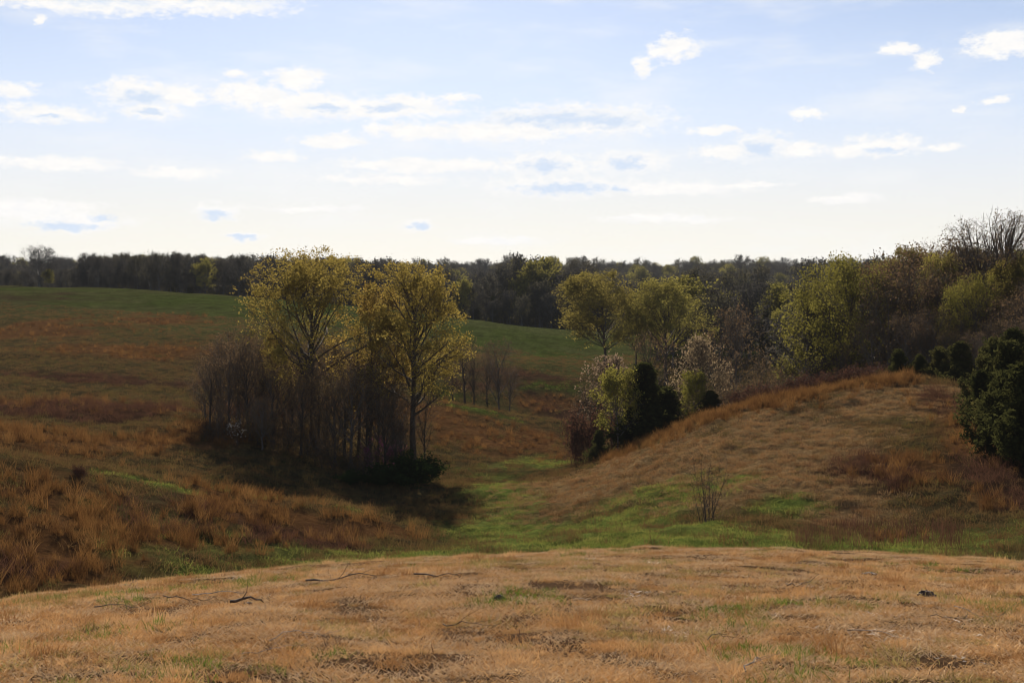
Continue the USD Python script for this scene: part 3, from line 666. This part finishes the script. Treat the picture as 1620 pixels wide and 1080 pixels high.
for px, Y, top, w, lb in [(1585, 70, 590, 1.0, 'dark cedar at the right edge above the shaded end of the mound'), (1622, 67, 575, 1.2, 'lowest dark cedar at the right edge, over the shaded bank'), (1552, 80, 585, 1.0, 'dark cedar nearest to the broomsedge at the right end of the mound'),
                          (1605, 88, 520, 1.0, 'tall dark cedar behind the ones at the right edge'), (1422, 101, 552, 1.0, 'dark green cedar at the left of the row above the mound top'), (1455, 101, 560, 1.0, 'low dark cedar second in the row above the mound top'),
                          (1488, 100, 548, 1.1, 'dark cedar third in the row above the mound top'), (1520, 98, 540, 1.1, 'dark cedar where the mound top meets the wood'),
                          (1572, 82, 535, 1.0, 'large dark cedar standing over the right end of the mound'), (1600, 76, 540, 1.0, 'dark cedar cut by the right edge of the photo'),
                          (1655, 74, 540, 1.2, 'dark cedar at the far right, nearest of the cedars')]:
    plant('cedar_b', 'cedar_tree', lb, 'tree', px, Y, top=top, wide=w * (1.25 if px < 1530 else 0.95))
plant('bramble', 'brown_bush', 'reddish bare bush under the large spreading yellow-green tree', 'bush', 1402, 104, top=575, wide=0.7)
for px, Y, lb in [(1180, 103, 'reddish bramble behind the crest fringe, below the dark fan-shaped bare tree'), (1225, 103, 'reddish bramble behind the crest fringe, under the thin grey stems'),
                  (1270, 103, 'reddish bramble at the left foot of the big spreading yellow-green tree'), (1318, 102, 'reddish bramble straight below the big spreading yellow-green tree'),
                  (1360, 101, 'reddish bramble between the big yellow-green tree and the row of dark cedars')]:
    plant('bramble', 'brown_bush', lb, 'bush', px, Y, h=2.0, wide=1.3)
# single plants
plant('sapling', 'bare_shrub', 'lone many-stemmed bare shrub standing on the green flat below the right mound', 'shrub', 1118, 63, top=712)
plant('bramble', 'bramble_bush', 'round dark bramble bush on the near left rise, at the left edge', 'bush', 30, 59, top=738, wide=1.15)
plant('bramble', 'bramble_bush', 'small dark bramble bush right of the round one on the near left rise', 'bush', 126, 60.5, top=732, wide=0.75)
plant('bramble', 'bramble_bush', 'small reddish bramble bush low at the right beyond the straw field', 'bush', 1530, 52, top=862, wide=1.2)
plant('far_round', 'skyline_tree', 'lone round bare tree standing above the woods at far left', 'tree', 62, 292, top=387, wide=1.15)
plant('far_olive', 'skyline_tree', 'low olive tree at the foot of the lone round tree on the left skyline', 'tree', 78, 290, top=425, wide=1.1)

# ------------------------------------------------------------------ the woods behind
_fr = np.random.default_rng(501)
FARK = ['far_bare_a', 'far_bare_b', 'far_bare_c', 'far_bare_d', 'far_olive', 'far_yellow', 'far_cedar']


def in_clearing(X, Y):
    return ((X - 128) / 26) ** 2 + ((Y - 920) / 60) ** 2 < 1


spots = []
Yr = 312.0
while Yr < 1500:
    step = 6.0 + (Yr - 300) * 0.012
    half = 0.46 * Yr + 25
    n = int(2 * half / step)
    xs = -half + 2 * half * (np.arange(n) + _fr.random(n)) / n
    ys = Yr + step * (_fr.random(n) - 0.5)
    spots.append(np.stack([xs, ys], 1))
    Yr += step
spots = np.vstack(spots)
# right of the middle the woods come nearer, up to the round-crowned trees
m2 = []
for Yr in np.arange(205, 312, 7.0):
    x0, x1 = 0.115 * Yr, 0.46 * Yr + 20
    n = int((x1 - x0) / 6.5)
    m2.append(np.stack([x0 + (x1 - x0) * (np.arange(n) + _fr.random(n)) / n, Yr + 6 * (_fr.random(n) - .5)], 1))
spots = np.vstack([np.vstack(m2), spots])
m3 = []
for Yr in np.arange(132, 205, 6.0):                       # and fill the wood on the right
    x0, x1 = 0.235 * Yr, 0.46 * Yr + 20
    n = int((x1 - x0) / 5.0)
    m3.append(np.stack([x0 + (x1 - x0) * (np.arange(n) + _fr.random(n)) / n, Yr + 5 * (_fr.random(n) - .5)], 1))
spots = np.vstack([np.vstack(m3), spots])
spots = spots[~in_clearing(spots[:, 0], spots[:, 1])]
zs = height(spots[:, 0], spots[:, 1])
pxs, order = CX + FPX * spots[:, 0] / spots[:, 1], np.argsort(spots[:, 1])
bin_top = np.full(420, 1e9)                                # the lowest row already hidden by nearer woods, per strip of the view
single, rest = [], []
for i in order:
    X, Y = spots[i]
    z = zs[i]
    near_right = Y < 312
    t = _fr.random()
    patchy = meshkit.noise(np.array([X / 40, Y / 40, 0.3]), 8)
    if near_right:
        k = _fr.choice(7, p=[.2, .2, .14, .14, .14, .12, .06])
    elif X < -0.10 * Y and Y < 420:
        k = _fr.choice(7, p=[.27, .25, .2, .2, .03, .0, .05])
    else:
        k = _fr.choice(7, p=[.2, .2, .19, .19, .1 + .06 * (patchy > .6), .06 - .06 * (patchy > .6), .06])
    h = (0.75 if k == 6 else 1.0) * (11.5 if Y < 420 and X < 0 else 14.5) * (0.75 + 0.5 * _fr.random()) * (0.8 if near_right else 1.0)
    top = HY - FPX * (z + h) / Y
    h *= 1.3 if _fr.random() < 0.18 and k != 6 else 1.0
    top = HY - FPX * (z + h) / Y
    swell = 16 * (meshkit.noise(np.array([X / Y * 14, 0.5, 0.5]), 91) - 0.5) + 10 * (meshkit.noise(np.array([X / Y * 45, 0.5, 0.5]), 92) - 0.5)
    lim = 404 + swell + 12 * (_fr.random() - 0.6) if not near_right else 386 + 22 * _fr.random() + (max(0, 1430 - pxs[i]) * 0.10 if pxs[i] < 1430 else 0)
    if pxs[i] < 130 and Y < 500:
        lim = 424 + 8 * _fr.random()
    if top < lim:
        h *= max(0.35, ((HY - lim) / FPX * Y - z) / h)
        top = HY - FPX * (z + h) / Y
    rec = (X, Y, z - 0.1, h, FARK[k], _fr.random() * 2 * math.pi)
    b = int((pxs[i] + 240) / 5)
    w = max(1, int(h * 0.3 * FPX / Y / 5))
    if 0 <= b < 420 and -20 < pxs[i] < 1640:
        hid = bin_top[max(0, b - w):b + w + 1]
        shown = (hid.mean() - top)
        bin_top[max(0, b - w):b + w + 1] = np.minimum(hid, top)
        (single if shown > 3 else rest).append((shown * w, rec))
    elif Y < 700:
        rest.append((0, rec))
single.sort(key=lambda a: -a[0])
rest += single[260:]
KIND = {'far_bare_a': 'bare tree', 'far_bare_b': 'bare tree', 'far_bare_c': 'bare tree', 'far_bare_d': 'bare tree', 'far_olive': 'olive tree', 'far_yellow': 'yellow-green tree', 'far_cedar': 'dark conifer'}
for _, (X, Y, z, h, k, r) in single[:260]:
    kn = KIND[k]
    if Y < 312:
        lab, grp = f'{kn} filling the hollow and wood behind the right mound', f'{kn}s behind the right mound'
    elif X < -0.06 * Y and Y < 450:
        lab, grp = f'{kn} of the dark tree line behind the green hilltop at left', f'{kn}s of the left tree line'
    else:
        lab, grp = f'{kn} on the far wooded ridge across the middle', f'{kn}s of the far ridge'
    x = UsdGeom.Xform.Define(stage, '/World/' + numbered('distant_conifer' if k == 'far_cedar' else 'distant_tree'))
    s = h / PROTO[k][1]
    x.AddTranslateOp().Set(Gf.Vec3d(X, Y, z))
    x.AddRotateZOp().Set(math.degrees(r))
    x.AddScaleOp().Set(Gf.Vec3f(s * 1.05, s * 1.05, s))
    x.GetPrim().GetReferences().AddInternalReference(PROTO[k][0])
    x.GetPrim().SetInstanceable(True)
    tag(x.GetPrim(), lab, 'tree', grp)


def scatter(name, label, cat, protos, pos, yaw, scale, which, tilt=None):
    """A PointInstancer of stuff; protos: [(mesh, material)] or paths of class prims."""
    pi = UsdGeom.PointInstancer.Define(stage, '/World/' + name)
    for i, pr in enumerate(protos):
        path = f'/World/{name}/kind_{i:03d}'
        if isinstance(pr, str):
            UsdGeom.Xform.Define(stage, path).GetPrim().GetReferences().AddInternalReference(pr)
        else:
            raw_mesh(path, *pr[0], pr[1])
        pi.GetPrototypesRel().AddTarget(path)
    pi.CreateProtoIndicesAttr(Vt.IntArray.FromNumpy(np.asarray(which, np.int32)))
    pi.CreatePositionsAttr(Vt.Vec3fArray.FromNumpy(np.asarray(pos, np.float32)))
    q = np.zeros((len(pos), 4))
    q[:, 3], q[:, 2] = np.cos(yaw / 2), np.sin(yaw / 2)
    if tilt is not None:                                    # lean with the slope: tilt = (unit normals)
        ax = np.cross([0, 0, 1.0], tilt)
        sn = np.linalg.norm(ax, axis=1)
        an = np.arctan2(sn, tilt[:, 2])
        ax = ax / np.maximum(sn, 1e-9)[:, None]
        a = np.concatenate([ax * np.sin(an / 2)[:, None], np.cos(an / 2)[:, None]], 1)
        x1, y1, z1, w1 = a.T
        x2, y2, z2, w2 = q.T
        q = np.stack([w1 * x2 + x1 * w2 + y1 * z2 - z1 * y2, w1 * y2 - x1 * z2 + y1 * w2 + z1 * x2, w1 * z2 + x1 * y2 - y1 * x2 + z1 * w2, w1 * w2 - x1 * x2 - y1 * y2 - z1 * z2], 1)
    pi.CreateOrientationsAttr(Vt.QuathArray.FromNumpy(q.astype(np.float16)))
    sc = np.asarray(scale, np.float32)
    pi.CreateScalesAttr(Vt.Vec3fArray.FromNumpy(sc if sc.ndim == 2 else np.repeat(sc[:, None], 3, 1)))
    tag(pi.GetPrim(), label, cat, kind='stuff')


rest = [r for _, r in rest]
far_paths = [PROTO[k][0] for k in FARK]
scatter('distant_woodland', 'mass of bare and budding woodland filling the far ridges', 'woodland', far_paths, [(r[0], r[1], r[2]) for r in rest], np.array([r[5] for r in rest]),
        np.array([r[3] / PROTO[r[4]][1] for r in rest]), [FARK.index(r[4]) for r in rest])

# ------------------------------------------------------------------ grass
def tuft(seed, n, h, spread, width, lean=(2, 35), curl=0.5, seg=2):
    rng = np.random.default_rng(seed)
    base = np.concatenate([rng.normal(size=(n, 2)) * spread, np.full((n, 1), -0.01)], 1)
    th, az = np.radians(lean[0] + (lean[1] - lean[0]) * rng.random(n) ** 1.2), rng.random(n) * 2 * np.pi
    L = h * (0.45 + 0.7 * rng.random(n))
    d = np.stack([np.sin(th) * np.cos(az), np.sin(th) * np.sin(az), np.cos(th)], 1)
    p, pts = base, [base]
    for s in range(seg):
        p = p + d * (L / seg)[:, None]
        p[:, 2] = np.maximum(p[:, 2], 0.008)
        pts.append(p)
        d = unit(d + curl * np.stack([np.cos(az), np.sin(az), -0.6 * np.ones(n)], 1) * rng.random(n)[:, None])
    P = np.stack(pts, 1)
    R = width * 0.5 * (0.7 + 0.6 * rng.random(n))[:, None] * (1 - 0.8 * np.linspace(0, 1, seg + 1) ** 2)[None]
    return ribbons(P, R, rng)


def slope_normal(X, Y):
    e = 0.6
    n = np.stack([-(height(X + e, Y) - height(X - e, Y)) / (2 * e), -(height(X, Y + e) - height(X, Y - e)) / (2 * e), np.ones_like(X)], 1)
    return unit(n)


def sprinkle(rng, y0, y1, per_m2, keep, side=0.47, extra=9.0):
    """Random ground points in the wedge of the view between two distances, thinned by keep(X, Y) in [0, 1]; per_m2 may depend on the distance."""
    ys = np.linspace(y0, y1, 400)
    dens = per_m2(ys) * 2 * (side * ys + extra)
    total = int(np.trapezoid(dens, ys))
    cdf = np.cumsum(dens)
    Y = np.interp(rng.random(total) * cdf[-1], cdf, ys)
    X = (rng.random(total) * 2 - 1) * (side * Y + extra)
    k = rng.random(total) < keep(X, Y)
    return X[k], Y[k]


def sow(name, label, protos, X, Y, rng, size, probs=None, upright=0.4, flat=None):
    n = len(X)
    nn = unit(slope_normal(X, Y) * (1 - upright) + UP * upright)
    s = size(n)
    scatter(name, label, 'grass', protos, np.stack([X, Y, height(X, Y)], 1), rng.random(n) * 2 * np.pi, s, rng.choice(len(protos), n, p=probs), tilt=nn)


rg = np.random.default_rng(900)
near_keep = lambda X, Y: cover(X, Y)[0]
litter = [(tuft(60 + i, 85, 0.07, 0.11, 0.005, lean=(40, 92), curl=0.2), G_STRAW if i % 2 else G_DRY) for i in range(4)]
bare = lambda X, Y: np.clip(0.75 + 2.2 * fbm2(X, Y, 0.5, 3, 53), 0.12, 1)
X, Y = sprinkle(rg, 4.5, 31.0, lambda y: 62 * np.clip(12 / y, 0.55, 1.3), lambda X, Y: near_keep(X, Y) * bare(X, Y))
sow('straw_litter', 'flat mat of mown dead grass covering the near hill', litter, X, Y, rg, lambda n: 0.6 + 0.7 * rg.random(n), upright=0.0)
dtuft = [(tuft(70 + i, 95, (0.045, 0.06, 0.08, 0.05)[i], (0.03, 0.04, 0.045, 0.055)[i], 0.0045, lean=(4, 62), curl=0.6), G_DRY) for i in range(4)]
clump = lambda X, Y: np.clip((fbm2(X, Y, 0.38, 2, 51) + fbm2(X, Y, 1.2, 2, 54) * 0.8 + fbm2(X, Y, 4.5, 2, 52) * 0.4 - 0.04) * 9.0, 0.02, 1)
X, Y = sprinkle(rg, 4.5, 31.0, lambda y: 46 * np.clip(14 / y, 0.5, 1.2), lambda X, Y: near_keep(X, Y) * clump(X, Y))
sow('dry_grass', 'tan and orange tufts of mown dry grass on the near hill', dtuft, X, Y, rg, lambda n: 0.45 + 1.2 * rg.random(n) ** 2.2)
G_OLIVETAN = leafy('grass_olive_tan', [(0, (.22, .17, .06)), (.5, (.34, .27, .11)), (1, (.18, .16, .05))], trans=0.3, jitter=0.5)
X, Y = sprinkle(rg, 4.5, 31.0, lambda y: 16 * np.clip(14 / y, 0.5, 1.2), lambda X, Y: near_keep(X, Y) * clump(X + 3.3, Y + 1.7))
sow('olive_grass', 'olive-tan half-green tufts among the mown straw of the near hill', [(tuft(170 + i, 90, (0.05, 0.07, 0.085)[i], (0.045, 0.055, 0.07)[i], 0.0042, lean=(6, 70), curl=0.6), G_OLIVETAN) for i in range(3)], X, Y, rg, lambda n: 0.45 + 1.2 * rg.random(n) ** 2.0)
stub = [(tuft(75 + i, 9, 0.05, 0.05, 0.007, lean=(2, 50), curl=0.1), G_WEED) for i in range(2)]
X, Y = sprinkle(rg, 4.5, 31.0, lambda y: 8.0 + 0 * y, lambda X, Y: near_keep(X, Y) * np.clip(0.35 + 3 * fbm2(X, Y, 2.2, 3, 57), 0.03, 1))
sow('weed_stubs', 'short dark cut stalks of weeds left standing in the straw', stub, X, Y, rg, lambda n: 0.5 + 0.9 * rg.random(n))
chips = [(tuft(77 + i, 16, 0.10, 0.09, 0.007, lean=(70, 95), curl=0.05), L_WHITE) for i in range(2)]
X, Y = sprinkle(rg, 4.5, 28.0, lambda y: 3.5 + 0 * y, lambda X, Y: near_keep(X, Y) * np.clip(-0.1 + 4 * fbm2(X, Y, 1.6, 3, 58), 0.02, 1))
sow('pale_stalks', 'bleached broken stalks scattered in patches over the straw', chips, X, Y, rg, lambda n: 0.4 + 0.8 * rg.random(n), upright=0.0)
gtuft = [(tuft(80 + i, 70, (0.05, 0.07, 0.08)[i], (0.06, 0.08, 0.10)[i], 0.005, lean=(3, 60), curl=0.5), G_GREEN) for i in range(3)]
gpatch = lambda X, Y: np.clip((fbm2(X, Y, 1.8, 3, 55) + fbm2(X, Y, 7.0, 2, 56) * 0.5 - 0.12) * 4.5, 0, 1)
X, Y = sprinkle(rg, 4.5, 31.0, lambda y: 22 + 0 * y, lambda X, Y: near_keep(X, Y) * gpatch(X, Y))
sow('sprouting_grass', 'patches of fresh green grass coming up through the straw of the near hill', gtuft, X, Y, rg, lambda n: 0.6 + 0.8 * rg.random(n))

green2 = [(tuft(90 + i, 46, (0.16, 0.22, 0.28)[i], (0.22, 0.25, 0.28)[i], 0.016, lean=(5, 65), curl=0.5), G_GREEN) for i in range(3)]
G_LUSH = leafy('grass_lush', [(0, (.12, .145, .03)), (.4, (.19, .20, .048)), (.75, (.25, .225, .07)), (1, (.32, .24, .105))], trans=0.35, jitter=0.4)
lush = [(tuft(95 + i, 46, (0.13, 0.18, 0.22)[i], (0.22, 0.25, 0.28)[i], 0.016, lean=(5, 70), curl=0.5), G_LUSH) for i in range(3)]
X, Y = sprinkle(rg, 40.0, 135.0, lambda y: 6.0 * np.clip(75 / y, 0.12, 1) ** 1.2, lambda X, Y: np.clip(cover(X, Y)[1] * 1.1 - 0.1, 0, 1) * np.clip(0.6 + 1.6 * fbm2(X, Y, 2.5, 3, 61), 0.1, 1))
sow('hollow_grass', 'short bright yellow-green grass on the floor of the hollow', lush, X, Y, rg, lambda n: 0.6 + 0.8 * rg.random(n))
X, Y = sprinkle(rg, 135.0, 215.0, lambda y: 5.0 * np.clip(75 / y, 0.12, 1) ** 1.4, lambda X, Y: np.clip(cover(X, Y)[1] * 1.1 - 0.1, 0, 1) * np.clip(0.6 + 1.6 * fbm2(X, Y, 2.5, 3, 61), 0.1, 1))
sow('green_grass', 'short dull green grass of the long hillside at left', green2, X, Y, rg, lambda n: 0.6 + 0.8 * rg.random(n))
turf = [(tuft(100 + i, 44, (0.15, 0.19, 0.23)[i], (0.12, 0.14, 0.16)[i], 0.016, lean=(5, 70), curl=0.6), G_TURF) for i in range(3)]


def ledges(X, Y):
    dry, gr, br, bb, mo = cover(X, Y)
    z = height(X, Y) + 0.2 * fbm2(X, Y, 3.0, 2, 63)
    line = 0.5 + 0.5 * np.sin(z * 2 * np.pi / 0.22)
    return np.clip(mo * 1.2, 0, 1) * np.clip(line * 1.4 - 0.15, 0.06, 1)


X, Y = sprinkle(rg, 55.0, 104.0, lambda y: 9.0 + 0 * y, ledges)
sow('mound_turf', 'tussocky mown turf in faint ledges over the right mound', turf, X, Y, rg, lambda n: 0.6 + 0.8 * rg.random(n))
other = lambda X, Y: np.clip(1 - np.sum(cover(X, Y), 0), 0.12, 1)
rough = [(tuft(110 + i, 40, (0.25, 0.32, 0.4)[i], (0.2, 0.25, 0.28)[i], 0.018, lean=(5, 60), curl=0.6), G_ROUGH) for i in range(3)]
X, Y = sprinkle(rg, 36.0, 230.0, lambda y: 2.6 * np.clip(80 / y, 0.15, 1) ** 1.2, other)
sow('rough_grass', 'mixed rough grass between the brown patches of the slopes', rough, X, Y, rg, lambda n: 0.6 + 0.8 * rg.random(n))
broom = [(tuft(120 + i, 46, (0.65, 0.8, 0.95, 0.55)[i], (0.10, 0.13, 0.16, 0.2)[i], 0.016, lean=(2, 32), curl=0.22, seg=3), G_BROOM) for i in range(4)]
X, Y = sprinkle(rg, 34.0, 235.0, lambda y: 4.6 * np.clip(85 / y, 0.12, 1) ** 1.3, lambda X, Y: np.clip(cover(X, Y)[2], 0, 1) * np.clip(0.5 + 2.4 * fbm2(X, Y, 2.2, 3, 65), 0.04, 1) * np.clip(1.9 - Y / 85, 0.45, 1))
_cx = rg.random(1500)
_cp = 950 + 500 * _cx
_cy = 97.5 + 2.5 * rg.normal(size=1500) - np.clip(_cx - 0.85, 0, 1) * 12
_ck = rg.random(1500) < 0.35 + 0.65 * np.clip(0.5 + 3 * fbm2(_cp / 10, _cy, 3.0, 2, 67), 0, 1)
X, Y = np.concatenate([X, ((_cp - CX) / FPX * _cy)[_ck]]), np.concatenate([Y, _cy[_ck]])
sow('broomsedge', 'tall orange-brown broomsedge grass on the left rise and along the mound crest', broom, X, Y, rg, lambda n: 0.35 + 0.85 * rg.random(n), upright=0.9)
weed = [(tuft(130 + i, 40, (0.7, 0.9, 1.1)[i], (0.25, 0.3, 0.35)[i], 0.014, lean=(5, 60), curl=0.35, seg=3), G_WEED) for i in range(3)]
X, Y = sprinkle(rg, 34.0, 235.0, lambda y: 2.4 * np.clip(85 / y, 0.12, 1) ** 1.3, lambda X, Y: np.clip(cover(X, Y)[3], 0, 1) * np.clip(0.6 + 2.0 * fbm2(X, Y, 3.0, 3, 66), 0.05, 1))
sow('brown_weeds', 'dark red-brown brambles and dead weeds in patches on the slopes', weed, X, Y, rg, lambda n: 0.5 + 0.7 * rg.random(n), upright=0.9)

# dead stalks standing in the shallow hollow at right
stalk = [(tuft(140 + i, 16, 0.7, 0.2, 0.012, lean=(1, 22), curl=0.1), G_WEED) for i in range(2)]
pts = [at(1260 + 260 * rg.random(), 832 + 36 * rg.random()) for _ in range(220)]
pts = np.array([p for p in pts if p[1] > 40])
scatter('dead_stalks', 'thin grey-brown dead stalks standing in the shallow hollow at right', 'weeds', stalk, pts, rg.random(len(pts)) * 6.28, 0.6 + 0.7 * rg.random(len(pts)), rg.integers(0, 2, len(pts)))


# ------------------------------------------------------------------ sticks and lumps on the near hill
def stick(px, py, length, yaw, label, mat, r=0.009, twigs=3, seed=0, rise=0.05, name='dead_branch'):
    rng = np.random.default_rng(700 + seed)
    c = at(px, py)
    d = np.array([math.cos(yaw), math.sin(yaw), 0])
    s = np.linspace(-0.5, 0.5, 9)
    side = np.array([-d[1], d[0], 0])
    P = np.array([0, 0, 0.0]) + s[:, None] * length * d + (np.cumsum(rng.normal(size=9)) * 0.03 * length)[:, None] * side
    wx, wy = c[0] + P[:, 0], c[1] + P[:, 1]
    P[:, 2] = height(wx, wy) - c[2] + 0.03 + rise * (0.5 + 0.5 * np.sin(s * 5 + seed)) + 0.01 * rng.normal(size=9)
    R = 0.55 * r * (1.0 - 0.75 * (s + 0.5))
    P1, R1 = limbs(rng, P[None], R[None], max(twigs, 1), 0.25, 0.95, (50, 30), lambda t, L: L * 0.35, 0.6, 4, 0.2, 0.05, rmin=0.002)
    x = UsdGeom.Xform.Define(stage, '/World/' + numbered(name))
    x.AddTranslateOp().Set(Gf.Vec3d(*map(float, c)))
    raw_mesh(str(x.GetPath()) + '/stem', *tubes(P[None], R[None], 6), mat)
    for q in range(twigs):
        raw_mesh(str(x.GetPath()) + ('/twig' if q == 0 else f'/twig_{q:03d}'), *tubes(P1[q:q + 1], R1[q:q + 1], 4), mat)
    tag(x.GetPrim(), label, 'branch')


for i, a in enumerate([(540, 921, .8, 0.1, 'long dark dead branch lying along the crest of the near hill, left of middle', M_DARKWOOD, .022, 5),
                       (345, 947, .5, 0.15, 'pale twiggy branch near the left part of the near crest', M_DEAD, .012, 5),
                       (395, 958, .40, 0.6, 'short dark branch right of the pale twiggy one', M_DARKWOOD, .03, 1),
                       (195, 968, .55, -0.05, 'dark thin branch lying level at left', M_DARKWOOD, .010, 2),
                       (300, 953, .5, 0.1, 'tangled dark twigs beside the pale branch at left', M_DARKWOOD, .010, 7),
                       (690, 916, .6, -0.5, 'bent dark branch on the crest below the green hollow', M_DARKWOOD, .018, 2),
                       (205, 930, .5, -1.0, 'whitish dead twig poking up in front of the near left rise', M_DEAD, .009, 3),
                       (745, 1000, .55, -0.6, 'dark forked twig in the middle of the straw', M_DARKWOOD, .009, 3),
                       (1190, 1060, .35, 1.2, 'white splintered stalk near the bottom edge, right of middle', M_DEAD, .010, 3),
                       (1395, 1015, .5, -0.5, 'bleached curved stick lying in the straw at right', M_DEAD, .008, 1),
                       (1500, 985, .6, 0.7, 'thin arched bare stem at right', M_DARKWOOD, .006, 2),
                       (1550, 980, .5, -1.0, 'pale crossed twigs near the right edge', M_DEAD, .007, 4),
                       (1270, 928, .45, 0.5, 'small dark twig sticking up right of middle on the far straw', M_DARKWOOD, .010, 2),
                       (430, 1040, .4, 0.3, 'bleached splinter of straw-coloured wood at lower left', M_DEAD, .006, 3),
                       (470, 1018, .4, 0.1, 'white stubby twigs lying at lower left of middle', M_DEAD, .008, 4),
                       (1140, 1020, .5, 1.0, 'dark weedy twig in the hollow of straw at lower middle right', M_DARKWOOD, .006, 5)]):
    stick(a[0], a[1], a[2], a[3], a[4], a[5], r=a[6], twigs=a[7], seed=i)


def lump(px, py, w, h, label, seed, name='wood_chunk', mat=None):
    """A ragged chunk of rotten wood: body and splinters."""
    import trimesh
    rng = np.random.default_rng(800 + seed)
    c = at(px, py)
    m = trimesh.creation.icosphere(3)
    v = m.vertices * np.array([w * 0.5, w * 0.3, h * 0.5])
    v = v * (0.65 + 0.8 * meshkit.fbm(m.vertices * 2.3 + seed, 4, seed))[:, None]
    v[:, 2] += h * 0.3
    x = UsdGeom.Xform.Define(stage, '/World/' + numbered(name))
    x.AddTranslateOp().Set(Gf.Vec3d(*map(float, c)))
    raw_mesh(str(x.GetPath()) + '/body', v, np.array(m.faces), mat or M_DARKWOOD)
    P, R = stems(rng, 5, w * 0.22, h * 1.1, 0.008, nseg=3, lean=(5, 55))
    for q in range(len(P)):
        raw_mesh(str(x.GetPath()) + ('/splinter' if q == 0 else f'/splinter_{q:03d}'), *tubes(P[q:q + 1], R[q:q + 1], 4), mat or M_DARKWOOD)
    tag(x.GetPrim(), label, 'wood')


lump(790, 951, .10, .07, 'dark rotten stump stub in the middle of the straw near the crest', 1)
lump(1466, 946, .16, .08, 'dark rotten stump with broken top at right on the straw', 2)
lump(1375, 912, .20, .06, 'row of dark cut stubs near the right part of the crest', 3)
lump(393, 957, .08, .04, 'small dark chunk of wood at left near the crest', 4)
lump(1455, 1065, .05, .035, 'small dark chunk near the bottom edge at right', 5)

# ------------------------------------------------------------------ the air
import trimesh
hb = trimesh.creation.box(bounds=[[-2700, -450, -80], [2700, 3300, 60]])
hz = raw_mesh('/World/haze', np.array(hb.vertices), np.array(hb.faces), None)
UsdShade.MaterialBindingAPI.Apply(hz.GetPrim()).Bind(usdkit.material(stage, '/World/Looks/haze', {'v': ('principled_volume', {'color': (.82, .90, 1.0), 'density': HAZE, 'anisotropy': 0.0})}, [], volume='v.volume'))
tag(hz.GetPrim(), 'thin bluish spring haze over the whole landscape', 'haze', kind='stuff')
